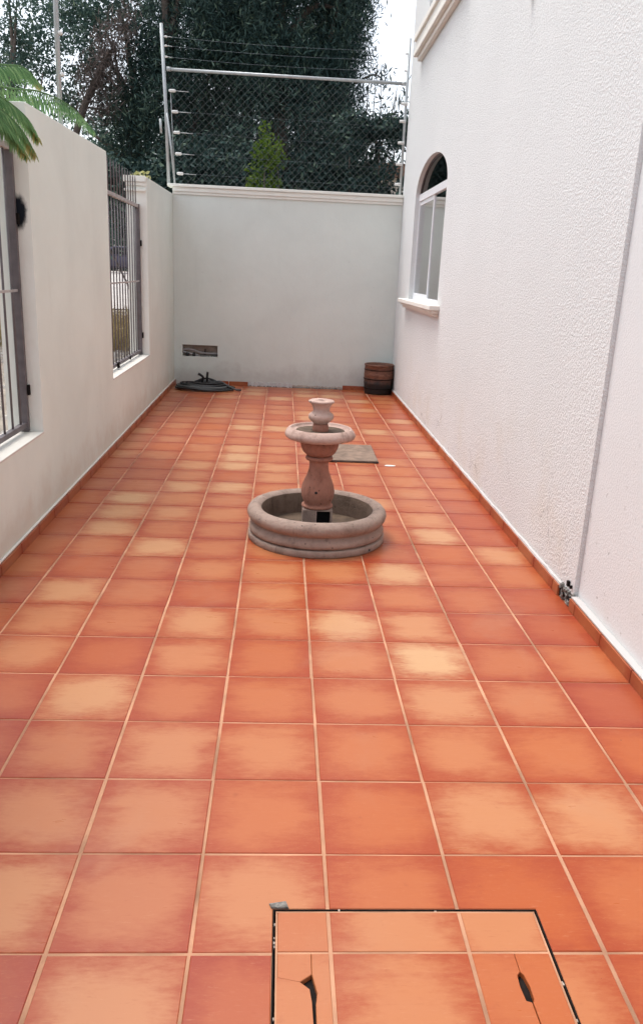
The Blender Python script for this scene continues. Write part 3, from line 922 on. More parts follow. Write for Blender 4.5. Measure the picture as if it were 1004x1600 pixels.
# sill boards: the part inside the opening and the moulded nose outside it
def sill2(win, ztop, ya, yb, bands):
    MB().box(0.0, 0.0475, WY0+0.001, WY1-0.001, ztop-0.05, ztop+0.0).build('sill_board', 'white_trim', win, fn=fh)
    z = ztop
    for h, pj in bands:
        MB().box(-pj, -0.0006, ya+0.10-pj, yb-0.10+pj, z-h+0.0005, z-0.0003).build('sill_moulding', 'cream_trim', win, fn=fh, bevel=0.006)
        z -= h
sill2(win1, WZ0-0.001, 4.27, 6.56, ((0.045, 0.10), (0.03, 0.072), (0.028, 0.045)))
sill2(win2, 4.159, 4.10, 6.72, ((0.06, 0.10), (0.11, 0.075), (0.05, 0.095), (0.05, 0.05)))
# rain spout stub high on the wall
o = MB().tube([(0.02, 2.05, 3.235), (-0.07, 2.05, 3.215)], 0.024, 12).build('rain_spout', 'pipe_grey', house, fn=fh)
# skirting tiles of the house and the white lip above them
for j in range(-11, 23):
    y0, y1 = j*T, min((j+1)*T, YB-0.012)
    if y1-y0 < 0.05: continue
    if j == 0:
        y0, y1 = 0.245, T
    nearx = -0.0 if j >= 0 else 0.0
    skirt(house, (xR(y0)-0.0115, y0, 0), (xR(y1)-0.0115, y1, 0), offh)
    if j == 0:
        skirt(house, (xR(-0.0)-0.0115, 0.0, 0), (xR(0.075)-0.0115, 0.075, 0), offh)
def lip(y0, y1, n, seed):
    rr = random.Random(seed); mb = MB()
    for i in range(n+1):
        y = y0+(y1-y0)*i/n
        d = 0.0135+rr.uniform(-.002, .003); h = SKH+0.014+rr.uniform(-.003, .004)
        mb.v += [(-0.0008, y, SKH+0.0006), (-d, y, SKH+0.0006), (-d*0.8, y, h-0.004), (-0.0008, y, h)]
    for i in range(n):
        for q in range(4):
            w = (q+1) % 4
            mb.face([i*4+q, i*4+w, (i+1)*4+w, (i+1)*4+q])
    return mb.build('plaster_lip', 'lip', house, fn=fh)
lip(0.25, YB-0.06, 90, 3)
# near stretch: the wall steps back, so the lip is a deeper white ledge
mb = MB().box(-0.0135, 0.0222, -3.6, STEP-0.012, SKH+0.0006, SKH+0.010)
mb.build('plaster_lip', 'lip', house, fn=fh, bevel=0.003)
mb = MB().box(-0.0005, 0.0222, -3.6, STEP-0.002, -0.1, SKH)
mb.build('skirting_backing', 'rubble', house, fn=fh)
# broken spot at the foot of the step: rubble where a skirting tile is missing
mb = MB()
rr = random.Random(5)
for i in range(46):
    y = rr.uniform(0.082, 0.24); z = rr.uniform(0, 0.085-0.25*max(0, y-0.16)); s = rr.uniform(0.005, 0.011)
    x = -rr.uniform(-0.002, 0.005)
    b = len(mb.v)
    mb.box(x-s, x+s*0.8, y-s, y+s, max(0.0006, z-s), z+s)
    for q in range(b, b+8):
        v = mb.v[q]; mb.v[q] = (v[0]+rr.uniform(-.006, .006), v[1]+rr.uniform(-.006, .006), max(0.0006, v[2]+rr.uniform(-.006, .006)))
mb.build('broken_mortar', 'rubble', house, fn=fh)['kind'] = 'stuff'
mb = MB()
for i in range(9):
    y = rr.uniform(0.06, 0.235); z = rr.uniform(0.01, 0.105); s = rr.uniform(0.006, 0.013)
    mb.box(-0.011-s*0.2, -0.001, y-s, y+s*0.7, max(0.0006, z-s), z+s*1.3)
mb.build('gap_shadow_blocks', 'rust', house, fn=fh)['kind'] = 'stuff'  # near-black blocks painting the shadowed gaps in the rubble

# ------------------------------------------------------------------ floor hatch in the foreground
hatch = thing('floor_hatch', 'tiled inspection hatch with dark steel rim set in the foreground floor', 'hatch', ((HX0+HX1)/2, (HY0+HY1)/2, 0))
hc = Vector(((HX0+HX1)/2, (HY0+HY1)/2, 0))
fhh = lambda x, y, z: (x-hc.x, y-hc.y, z)
MB().box(HX0+0.0005, HX1-0.0005, HY0+0.0005, HY1-0.0005, -0.060, -0.050).build('pit_floor', 'rust', hatch, fn=fhh)
gp = 0.0080
for (a, b, c, d) in ((HX0+.001, HX1-.001, HY1-0.004, HY1-.0005), (HX0+.001, HX1-.001, HY0+.0005, HY0+0.004), (HX0+.0005, HX0+0.004, HY0+0.0045, HY1-0.0045), (HX1-0.004, HX1-.0005, HY0+0.0045, HY1-0.0045)):
    MB().box(a, b, c, d, -0.045, -0.0010).build('steel_rim', 'rust', hatch, fn=fhh)
lx0, lx1, ly0, ly1 = HX0+gp, HX1-gp, HY0+gp, HY1-gp
g2 = 0.004
MB().box(lx0+.001, lx1-.001, ly0+.001, ly1-.001, -0.045, -0.0130).build('lid_plate', 'rust', hatch, fn=fhh)  # near-black top stands in for the shaded depth of the slots
SLR = (0.4365, -2.075, 0.011, 0.040)                     # right slot: centre, half sizes
SLL = (-0.047, -2.090)
mbg = MB()
for (a, b, c, d) in ((lx0, lx1, ly1-0.0045, ly1), (lx0, lx1, ly0, ly0+0.0045), (lx0, lx0+0.0045, ly0+.005, ly1-.005), (lx1-0.0045, lx1, ly0+.005, ly1-.005),
                     (-G, G, ly0+.005, ly1-.005), (0.33-G, 0.33+G, ly0+.005, ly1-.005)):
    mbg.box(a, b, c, d, -0.0128, -0.0008)
for ya in (-6*T, -7*T):
    for (a, b) in ((lx0+.005, -G-.0002), (G+.0002, .33-G-.0002), (.33+G+.0002, lx1-.005)):
        mbg.box(a, b, ya-GY, ya+GY, -0.0128, -0.0009)
mbg.build('lid_grout', 'grout', hatch, fn=fhh)
def lid_piece(pts, light, red):
    cx = sum(p[0] for p in pts)/len(pts); cy = sum(p[1] for p in pts)/len(pts)
    me = MB().prism([(a-cx, b-cy) for a, b in pts], -0.0128, 0.0012, bevel=0.0013).mesh('lid_tile')
    o = put('lid_tile', me, 'tile', hatch)
    o.location = (cx-hc.x, cy-hc.y, random.uniform(-.0003, .0003))
    o.color = (light, red, random.random(), 1)
def rp(a, b, c, d): return [(a, c), (b, c), (b, d), (a, d)]
xa, xb, xc, xd = lx0+0.005, -G, G, .33-G
xe, xf = .33+G, lx1-0.005
y3, y2b, y2a, y1b, y1a, y0b = ly1-0.005, -6*T+GY, -6*T-GY, -7*T+GY, -7*T-GY, ly0+0.005
lid_piece(rp(xa, xb, y2b, y3), .25, .2)
lid_piece(rp(xc, xd, y2b, y3), .45, .1)
lid_piece(rp(xe, xf, y2b, y3), .45, .1)
lid_piece(rp(xc, xd, y1b, y2a), .4, .05)
lid_piece(rp(xc, xd, y0b, y1a), .3, .2)
lid_piece(rp(xa, xb, y0b, y1a), .3, .2)
lid_piece(rp(xe, xf, y0b, y1a), .3, .2)
# right piece, split by the long slot and the saw line below it
sx0, sy0, hw, hh = SLR
slotL = [(sx0-0.0006, sy0+hh), (sx0-hw*0.85, sy0+hh*0.75), (sx0-hw, sy0), (sx0-hw*0.7, sy0-hh*0.9), (sx0+0.004, sy0-hh)]
slotR = [(sx0+0.0066, sy0-hh), (sx0+hw, sy0-hh*0.8), (sx0+hw*1.05, sy0), (sx0+hw*0.55, sy0+hh*0.8), (sx0+0.0006, sy0+hh)]
lid_piece([(xe, y1b), (sx0+0.010, y1b)] + slotL[::-1] + [(sx0-0.0006, y2a), (xe, y2a)], .15, .15)
lid_piece([(sx0+0.0125, y1b), (xf, y1b), (xf, y2a), (sx0+0.0006, y2a)] + slotR[::-1], .1, .1)
# left piece, with a torn triangular grip hole and cracks running from it
A = (-0.0745, -2.062); B = (-0.047, -2.040); C = (-0.036, -2.090); D = (-0.040, -2.118); E2 = (-0.050, -2.112); F = (-0.054, -2.080)
lid_piece([(xa, -2.050), A, F, E2, (-0.0445, y1b), (xa, y1b)], .35, .1)
lid_piece([(xa, y2a), (xa, -2.0485), (A[0], -2.0605), B, (-0.0466, y2a)], .3, .15)
lid_piece([(-0.0458, y2a), (B[0]+0.0008, -2.040), C, D, (-0.0415, y1b), (xb, y1b), (xb, y2a)], .35, .1)
mb = MB()                                     # grit caught in the open joint
rr = random.Random(12)
for i in range(26):
    side = rr.choice('LLLRRT'); q = rr.uniform(.05, .95); sz = rr.uniform(.0012, .0028)
    px, py = {'L': (HX0+.005, HY0+(HY1-HY0)*q), 'R': (HX1-.005, HY0+(HY1-HY0)*q), 'T': (HX0+(HX1-HX0)*q, HY1-.005)}[side]
    mb.box(px-sz, px+sz, py-sz*1.6, py+sz*1.6, -.006, -.0006+rr.uniform(-.002, .001))
mb.build('joint_grit', 'concrete', hatch, fn=fhh)['kind'] = 'stuff'
# loosened lump of mortar at the rim corner
mb = MB().prism([(HX0-0.004, HY1+0.001), (HX0+0.040, HY1+0.000), (HX0+0.033, HY1+0.022), (HX0-0.009, HY1+0.014)], 0.0002, 0.0045, bevel=0.0012)
mb.build('mortar_chip', 'rubble', hatch, fn=fhh)

# ------------------------------------------------------------------ stone fountain
FX, FY = 0.083, 1.10
ft = thing('fountain', 'two-tiered pink quarry-stone fountain standing dry on the tiles', 'fountain', (FX, FY, 0))
def arc(cr, cz, rr, a0, a1, n=8, sz=1.0):
    return [(cr+rr*math.cos(math.radians(a0+(a1-a0)*i/n)), cz+rr*sz*math.sin(math.radians(a0+(a1-a0)*i/n))) for i in range(n+1)]
plinth = [(0.33, 0.0005), (0.406, 0.0005), (0.410, 0.004), (0.409, 0.036), (0.405, 0.0395), (0.33, 0.0395)]
MB().lathe(plinth, 96, caps=False, wob=0.0016).build('plinth_ring', 'stone_grey', ft)
basin = [(0.330, 0.0400), (0.384, 0.0400), (0.386, 0.0445), (0.396, 0.047), (0.4035, 0.056), (0.4045, 0.070), (0.400, 0.084), (0.388, 0.098), (0.380, 0.106), (0.379, 0.112)] + arc(0.371, 0.155, 0.045, -62, 128, 16, 0.95) + [(0.336, 0.184), (0.333, 0.180)]
bm_ = MB().lathe(basin, 96, caps=False, wob=0.0016)
bo = bm_.build('basin', 'stone_grey', ft)
MB().lathe([(0.333, 0.1795), (0.330, 0.172), (0.327, 0.12), (0.3245, 0.052)], 96, caps=False).build('basin_lining', 'stone_dirty', ft)
MB().lathe([(0.0, 0.046), (0.15, 0.050), (0.3255, 0.054)], 64, caps=False).build('basin_floor', 'silt', ft)
# pump pedestal: four-sided block with an open pump hole in front
ped = MB()
pw, pz0, pz1 = 0.088, 0.048, 0.186
ped.box(-pw, -0.008, -pw, pw, pz0, pz1)
ped.box(-0.0078, pw, 0.0, pw, pz0, pz1)
ped.box(pw-0.012, pw, -pw, -0.0005, pz0, pz1)
ped.box(-0.0078, pw-0.0125, -pw, -0.0005, pz1-0.006, pz1)
po = ped.build('pedestal', 'stone_grey', ft)
MB().box(-0.0105, -0.0078+0.002, -pw-0.002, -pw+0.004, pz0, pz1-0.001).build('pedestal_edge', 'stone_pale', po)
MB().box(-0.0055, pw-0.0128, -0.004, -0.0006, pz0, pz1-0.0065).build('pump_hole_shade', 'black', po)  # black panel: shade of the opening put into its colour
MB().box(-0.0076, -0.0058, -pw+0.006, -0.0045, pz0, pz1-0.0065).build('pump_hole_side_shade', 'black', po)  # same painted shade on the side of the opening
col = arc(0.085, 0.1955, 0.0095, -90, 90, 6) + [(0.080, 0.206), (0.078, 0.212), (0.086, 0.225), (0.0965, 0.255), (0.099, 0.283), (0.096, 0.312), (0.085, 0.345), (0.070, 0.380), (0.059, 0.415), (0.0555, 0.445), (0.057, 0.468), (0.062, 0.474)]
MB().lathe([(0.0, 0.1862)] + col + [(0.0, 0.474)], 48, caps=False, wob=0.0014).build('column', 'stone_red', ft)
MB().lathe([(0.0, 0.4745), (0.066, 0.4745)] + arc(0.070, 0.486, 0.0115, -80, 80, 6) + [(0.068, 0.4985), (0.0, 0.4985)], 48, caps=False).build('collar', 'stone_red', ft)
MB().lathe([(0.0, 0.499), (0.064, 0.499), (0.078, 0.506), (0.096, 0.522), (0.107, 0.545), (0.113, 0.572), (0.116, 0.598), (0.0, 0.598)], 96, flute=18, fdepth=0.045, caps=False).build('fluted_corbel', 'stone_red', ft)
bowl = [(0.0, 0.5985), (0.150, 0.5985), (0.176, 0.600), (0.193, 0.606), (0.203, 0.617), (0.2055, 0.629), (0.202, 0.641), (0.194, 0.653), (0.184, 0.663), (0.177, 0.667), (0.171, 0.665), (0.168, 0.659), (0.163, 0.652), (0.140, 0.646), (0.0, 0.642)]
MB().lathe(bowl, 72, caps=False, wob=0.0016).build('upper_bowl', 'stone_pale', ft)
MB().lathe([(0.0, 0.6465), (0.08, 0.6475), (0.1425, 0.6495)], 48, caps=False).build('bowl_silt', 'silt', ft)
MB().lathe([(0.0, 0.6275), (0.048, 0.6275), (0.047, 0.672), (0.041, 0.690), (0.0, 0.6905)], 40, caps=False).build('vase_foot', 'stone_red', ft)
vase = [(0.0, 0.691), (0.040, 0.691), (0.048, 0.698), (0.058, 0.706)] + arc(0.052, 0.731, 0.0215, -55, 62, 8, 1.05) + [(0.053, 0.757), (0.0475, 0.765), (0.0475, 0.776), (0.052, 0.792), (0.062, 0.806), (0.074, 0.814), (0.0755, 0.820), (0.071, 0.826), (0.045, 0.8265), (0.022, 0.825), (0.020, 0.79), (0.0, 0.785)]
MB().lathe(vase, 48, caps=False, wob=0.0016).build('vase', 'stone_pale', ft)
# black disc painting the shade of a drilled water hole on the belly
hole = MB().lathe([(0.0, 0.0), (0.0085, 0.0), (0.0075, 0.002), (0.0, 0.002)], 12, caps=False).build('spout_hole_shade', 'black', ft)
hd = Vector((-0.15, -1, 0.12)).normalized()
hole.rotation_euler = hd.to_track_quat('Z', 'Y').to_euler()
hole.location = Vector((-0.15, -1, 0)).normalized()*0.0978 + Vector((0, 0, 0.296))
# black flake whose colour is the shade of a chipped notch on the plinth
MB().prism([(0.0, 0.0), (0.02, 0.002), (0.017, 0.012), (0.004, 0.014)], -0.0005, 0.0012, bevel=0.0004).build('chip_shade', 'black', ft).matrix_local = \
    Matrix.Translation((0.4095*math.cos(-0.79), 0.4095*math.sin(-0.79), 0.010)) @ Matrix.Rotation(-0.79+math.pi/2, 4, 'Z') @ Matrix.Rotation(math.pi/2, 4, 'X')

# ------------------------------------------------------------------ board on the floor, scrap beside it
bd = thing('cover_board', 'flat grey-brown cover board lying on the tiles behind the fountain', 'board', (0.45, 3.40, 0), rz=-0.01)
MB().box(-0.245, 0.245, -0.335, 0.335, 0.0015, 0.013).build('board_core', 'board_edge', bd, bevel=0.003)
MB().box(-0.240, 0.240, -0.330, 0.330, 0.0133, 0.019).build('board_top', 'board', bd, bevel=0.003)
mb = MB(); rr = random.Random(2)
mb.prism([(-.045, -.012), (-.01, -.022), (.04, -.016), (.05, .004), (.01, .018), (-.03, .016)], 0.0008, 0.006, bevel=0.002)
tag(mb.build('paper_scrap', 'paper', loc=(0.775, 2.99, 0)), 'small white scrap on the tiles beside the cover board', 'scrap')

# ------------------------------------------------------------------ rusty bucket in the far right corner
bx, by = 1.152, 7.22
bk = thing('bucket', 'rusty brown and black bucket in the far right corner', 'bucket', (bx, by, 0))
R0 = 0.188
prof = [(0.0, 0.002), (R0*0.93, 0.002), (R0*0.96, 0.02), (R0*0.975, 0.13), (R0*0.985, 0.135), (R0*0.985, 0.15), (R0*0.975, 0.155), (R0*0.99, 0.24), (R0, 0.246), (R0, 0.262), (R0*0.99, 0.268), (R0*1.0, 0.365), (R0*1.035, 0.372), (R0*1.045, 0.384), (R0*1.03, 0.394), (R0*0.96, 0.390), (R0*0.92, 0.372), (R0*0.89, 0.30)]
prof = [(r*(1+0.05*math.sin(math.pi*min(1, zc/0.39))) if i < 14 else r, zc) for i, (r, zc) in enumerate(prof)]
MB().lathe(prof, 48, caps=False).build('bucket_shell', 'bucket', bk)
MB().lathe([(R0*0.905, 0.335), (R0*0.80, 0.300), (R0*0.5, 0.280), (0.0, 0.272)], 40, caps=False).build('bucket_lining', 'bucket_in', bk)
for zz in (0.075, 0.200, 0.320):
    MB().lathe(arc(R0*(0.985+0.05*math.sin(math.pi*zz/0.39)), zz, 0.006, -90, 90, 5), 48, caps=False).build('hoop', 'rust', bk)

# ------------------------------------------------------------------ hose coil in the far left corner
hz = thing('hose_coil', 'black hose coiled on the tiles in the far left corner', 'hose', (-1.17, 6.98, 0))
rr = random.Random(9)
def coil(n, r0, r1, z0, z1, cx, cy, ph, mat, rad=0.0125, sq=0.62):
    pts = []
    N = n*20
    for i in range(N+1):
        t = i/N; th = ph+t*n*2*math.pi
        r = r0+(r1-r0)*t+0.018*math.sin(th*1.37+ph)+0.012*math.sin(th*2.6)
        pts.append((cx+r*math.cos(th), cy+r*sq*math.sin(th), z0+(z1-z0)*t+0.006*math.sin(th*1.9+ph)+0.008))
    return MB().tube(pts, rad, 7).build('hose_loop', mat, hz)
coil(3, 0.385, 0.33, 0.014, 0.026, 0.02, 0.0, 0.3, 'rubber')
coil(3, 0.34, 0.27, 0.036, 0.044, 0.0, 0.02, 1.4, 'hose_grey')
coil(3, 0.30, 0.20, 0.060, 0.058, 0.02, 0.04, 2.2, 'rubber')
coil(3, 0.23, 0.12, 0.078, 0.075, 0.06, 0.05, 4.0, 'rubber')
MB().tube(smooth_path([(0.10, 0.02, 0.09), (0.22, 0.00, 0.11), (0.33, -0.02, 0.06), (0.43, -0.04, 0.02), (0.50, -0.03, 0.014)]), 0.0125, 7).build('hose_tail', 'hose_grey', hz)
MB().tube(smooth_path([(-0.10, 0.05, 0.09), (0.02, 0.06, 0.135), (0.14, 0.03, 0.12), (0.28, 0.0, 0.05), (0.40, 0.03, 0.016)]), 0.014, 7).build('hose_tail', 'rubber', hz)
MB().tube(smooth_path([(-0.02, 0.06, 0.08), (0.0, 0.04, 0.15), (-0.03, 0.02, 0.185), (-0.055, 0.01, 0.20)]), [0.016]*6*3+[0.02], 8).build('hose_nozzle', 'rubber', hz)
MB().tube(smooth_path([(0.05, 0.05, 0.10), (0.055, 0.03, 0.17), (0.062, 0.02, 0.225)]), 0.015, 8).build('hose_nozzle', 'rubber', hz)

# ------------------------------------------------------------------ iron grilles in the left wall
def grille(label, y0, y1, zs, zr, nb):
    gx = -0.100                                 # depth behind the inner wall face
    base = Vector((xL((y0+y1)/2)+gx, (y0+y1)/2, zs+0.01))
    g = thing('window_grille', label, 'grille', base, 'iron grilles in the left wall')
    fn = lambda x, y, z: tuple(Vector((xL(y)+gx+x, y, z)) - base)
    for yy in (y0+0.006+0.02, y1-0.006-0.02):
        MB().box(-0.025, 0.025, yy-0.0195, yy+0.0125, zs+0.0125, zr).build('stile', 'iron', g, fn=fn, bevel=0.003)
    MB().box(-0.016, 0.016, y0+0.039, y1-0.039, zs+0.035, zs+0.065).build('bottom_rail', 'iron', g, fn=fn, bevel=0.003)
    MB().box(-0.016, 0.016, y0+0.039, y1-0.039, zr-0.034, zr-0.001).build('top_rail', 'iron_light', g, fn=fn, bevel=0.003)
    MB().box(0.0075, 0.0135, y0+0.039, y1-0.039, 1.352, 1.366).build('mid_rail', 'iron_light', g, fn=fn)
    p0 = None
    for i in range(nb):
        y = y0+0.039+(y1-y0-0.078)*(i+0.5)/nb
        me = MB().tube([(0, 0, 0), (0, 0, zr-zs-0.101)], 0.0065, 6).tube([(0, 0, zr-zs-0.0645), (0, 0, zr-zs+0.16), (0, 0, zr-zs+0.21)], [0.0065, 0.0065, 0.0012], 6).mesh('bar') if p0 is None else p0
        p0 = me
        o = put('bar', me, 'iron', g)
        o.location = (xL(y)+gx-base.x, y-base.y, 0.0555)
    for yy, zz in ((y1-0.02, 1.74), (y1-0.02, 0.80), (y0+0.02, 1.74)):
        MB().box(0.0255, 0.040, yy-0.014, yy+0.010, zz-0.03, zz+0.03).build('hinge', 'rust', g, fn=fn, bevel=0.004)
    MB().box(0.0165, 0.034, y0+0.60, y0+0.66, zs+0.022, zs+0.075).build('clamp', 'rust', g, fn=fn, bevel=0.006)
    MB().box(0.0165, 0.026, y0+1.25, y0+1.28, zs+0.030, zs+0.065).build('clamp', 'rust', g, fn=fn, bevel=0.004)
    return g
grille('iron grille with upright bars in the far left wall opening', OP2[0], OP2[1], OP2[2], 2.12, 14)
grille('iron grille with upright bars in the near left wall opening', OP1[0], OP1[1], OP1[2], 2.12, 14)

# ------------------------------------------------------------------ chain-link and electric fence on the back wall
fe = thing('security_fence', 'galvanised chain-link fence with electric wires above the back wall', 'fence', (-0.2, 7.55, 2.525))
fo = Vector((-0.2, 7.55, 2.525))
ff = lambda x, y, z: (x-fo.x, y-fo.y, z-fo.z)
FYp = 7.555
PLx, PRx = -1.695, 1.318
MB().tube([(PLx+0.035, FYp, 2.526), (PLx+0.012, FYp, 3.4), (PLx-0.035, FYp, 4.34)], 0.021, 12).build('post', 'galv', fe, fn=ff)
MB().tube([(PRx+0.000, FYp-0.02, 2.526), (PRx-0.005, FYp-0.02, 4.34)], 0.017, 12).build('post', 'galv', fe, fn=ff)
MB().tube([(PLx+0.115, FYp-0.02, 2.526), (PLx+0.075, FYp-0.02, 2.95), (PLx+0.027, FYp-0.024, 3.35)], 0.013, 10).build('brace', 'galv', fe, fn=ff)
MB().tube([(PLx-0.048, FYp-0.02, 3.12), (PLx-0.058, FYp-0.02, 3.28)], 0.015, 8).build('warning_tag', 'galv', fe, fn=ff)
MB().tube([(PLx+0.030, FYp, 3.845), (PRx-0.018, FYp-0.01, 3.838)], 0.019, 12).build('top_rail', 'galv', fe, fn=ff)
MB().tube([(PLx+0.024, FYp, 3.848), (PLx+0.075, FYp, 3.846)], 0.026, 12).build('rail_cup', 'galv', fe, fn=ff)
MB().tube([(PRx-0.075, FYp-0.01, 3.838), (PRx-0.022, FYp-0.01, 3.838)], 0.024, 12).build('rail_cup', 'galv', fe, fn=ff)
MB().tube([(PLx+0.118, FYp-0.035, 2.60), (PLx+0.095, FYp-0.035, 3.10), (PLx+0.075, FYp-0.035, 3.62)], 0.004, 6).build('stay_wire', 'galv', fe, fn=ff)
# woven mesh
mb = MB()
pitch, zb, zt_ = 0.088, 2.532, 3.826
xl, xr_ = PLx+0.05, PRx-0.022
n = int((xr_-xl+zt_-zb)/pitch)+1
for sgn in (1, -1):
    for i in range(n):
        c = (xl - (zt_-zb)) + i*pitch if sgn > 0 else xl + i*pitch
        pts = []
        za, zc = zb, zt_
        # x = c + sgn*(z-zb)
        lo, hi = (xl, xr_)
        z_at = lambda x: zb+(x-c)*sgn
        zs_ = sorted((z_at(lo), z_at(hi)))
        za, zc = max(zb, zs_[0]), min(zt_, zs_[1])
        if zc-za < 0.02: continue
        yy = FYp+0.003*sgn
        m = max(2, int((zc-za)/0.3))
        mb.tube([(c+sgn*(za+(zc-za)*q/m-zb), yy+random.uniform(-.002, .002), za+(zc-za)*q/m) for q in range(m+1)], 0.0013, 4, caps=False)
mb.build('chain_mesh', 'mesh', fe, fn=ff)
# electric wires with insulators
def insulator(x, y, z, ln=0.085, r=0.019, rod=0.16, d=1):
    o = MB().tube([(x, y, z), (x+d*0.012, y, z), (x+d*0.016, y, z), (x+d*(ln-0.012), y, z), (x+d*ln, y, z)], [r*0.55, r*0.9, r, r, r*0.5], 10).build('insulator', 'porcelain', fe, fn=ff)
    MB().tube([(x+d*ln, y, z), (x+d*(ln+rod), y-0.004, z-0.004)], 0.0045, 6).build('insulator_rod', 'galv', fe, fn=ff)
for x, z in ((PLx+0.055, 3.60), (PLx+0.085, 3.365), (PLx+0.105, 3.13), (PLx+0.125, 2.885), (PLx+0.145, 2.655)):
    insulator(x, FYp-0.045, z)
for z in (3.98, 4.10, 4.20):
    insulator(PLx-0.005, FYp, z, 0.045, 0.012, 0.06)
for x, z in ((PRx-0.050, 3.60), (PRx-0.055, 3.40), (PRx-0.058, 3.15), (PRx-0.064, 2.90), (PRx-0.066, 2.66)):
    MB().tube([(x+0.06, FYp-0.06, z), (x-0.02, FYp-0.06, z)], [0.020, 0.016], 10).build('insulator', 'porcelain', fe, fn=ff)
for z in (3.98, 4.17):
    MB().tube([(PRx-0.016, FYp-0.02, z), (PRx-0.05, FYp-0.02, z)], 0.011, 8).build('insulator', 'porcelain', fe, fn=ff)
for z in (4.20, 4.10, 3.98):
    pts = [(PLx+0.04+(PRx-0.05-PLx-0.04)*i/12, FYp, z-0.05*4*(i/12)*(1-i/12)*0.6) for i in range(13)]
    MB().tube(pts, 0.0014, 5).build('wire', 'wire', fe, fn=ff)
for i, z in enumerate((3.365, 3.13, 2.885, 2.655)):
    pts = [(PLx+0.30+(PRx-0.08-PLx-0.30)*q/10, FYp-0.055, z-0.004*q) for q in range(11)]
    MB().tube(pts, 0.0009, 5).build('wire', 'wire', fe, fn=ff)
# lone electric-fence post on the left wall
fp = thing('fence_post', 'white electric-fence post with insulators on top of the left wall', 'post', (-1.675, 2.45, 2.35))
MB().tube([(0, 0, 0.0), (0.004, 0, 0.9), (0.0, 0, 2.0)], 0.016, 10).build('pole', 'galv', fp)
for z in (0.13, 0.36, 0.60, 0.95, 1.25):
    MB().lathe([(0, 0), (0.007, 0.002), (0.013, 0.012), (0.013, 0.022), (0.007, 0.03), (0.0, 0.034)], 10, (0, 0, 0), caps=False).build('insulator', 'porcelain', fp).matrix_local = Matrix.Translation((0.012, -0.012, z)) @ Matrix.Rotation(math.radians(115), 4, 'Y')
for z in (0.36, 0.60, 0.95, 1.25):
    pass

# ------------------------------------------------------------------ vegetation
def leaf_mesh(name, centres, n_per, spread, ln, wd, droop, seed, flat=0.0):
    """many small leaf quads scattered round clump centres"""
    rg = np.random.default_rng(seed)
    C = np.repeat(np.asarray(centres, float), n_per, axis=0)
    N = len(C)
    P = C + rg.normal(0, 1, (N, 3))*np.asarray(spread)
    D = rg.normal(0, 1, (N, 3)); D[:, 2] = D[:, 2]*(1-flat) - droop
    D /= np.linalg.norm(D, axis=1, keepdims=True)
    Q = rg.normal(0, 1, (N, 3))
    Sx = np.cross(D, Q); Sx /= np.linalg.norm(Sx, axis=1, keepdims=True)
    l = ln*rg.uniform(.6, 1.4, (N, 1)); w = wd*rg.uniform(.7, 1.3, (N, 1))
    V = np.empty((N, 4, 3))
    V[:, 0] = P - D*l*0.5
    V[:, 1] = P + Sx*w*0.5 + D*l*0.05
    V[:, 2] = P + D*l*0.5
    V[:, 3] = P - Sx*w*0.5 + D*l*0.05
    me = bpy.data.meshes.new(name)
    me.vertices.add(N*4); me.vertices.foreach_set('co', V.reshape(-1))
    me.loops.add(N*4); me.loops.foreach_set('vertex_index', np.arange(N*4, dtype=np.int32))
    me.polygons.add(N)
    me.polygons.foreach_set('loop_start', np.arange(0, N*4, 4, dtype=np.int32))
    me.polygons.foreach_set('loop_total', np.full(N, 4, dtype=np.int32))
    me.update(calc_edges=True)
    return me

def blob_centres(blobs, n, seed, shell=0.55, thin=-0.36):
    rg = np.random.default_rng(seed)
    vol = np.array([b[3]*b[4]*b[5] for b in blobs]) ** 0.8
    idx = rg.choice(len(blobs), n, p=vol/vol.sum())
    d = rg.normal(0, 1, (n, 3)); d /= np.linalg.norm(d, axis=1, keepdims=True)
    r = rg.uniform(shell**3, 1, (n, 1))**(1/3)
    B = np.array(blobs)[idx]
    P = B[:, :3] + d*r*B[:, 3:]
    ph = seed*1.7                              # clumpy growth: thin the crown where a wavy field is low
    f = np.sin(2.3*P[:, 0]+ph)*np.sin(2.0*P[:, 2]+2*ph) + .7*np.sin(3.9*P[:, 0]-1.3*P[:, 2]+3*ph)*np.cos(2.7*P[:, 1]+ph) + .35*np.sin(5.5*P[:, 2]+ph)
    return P[f > thin]

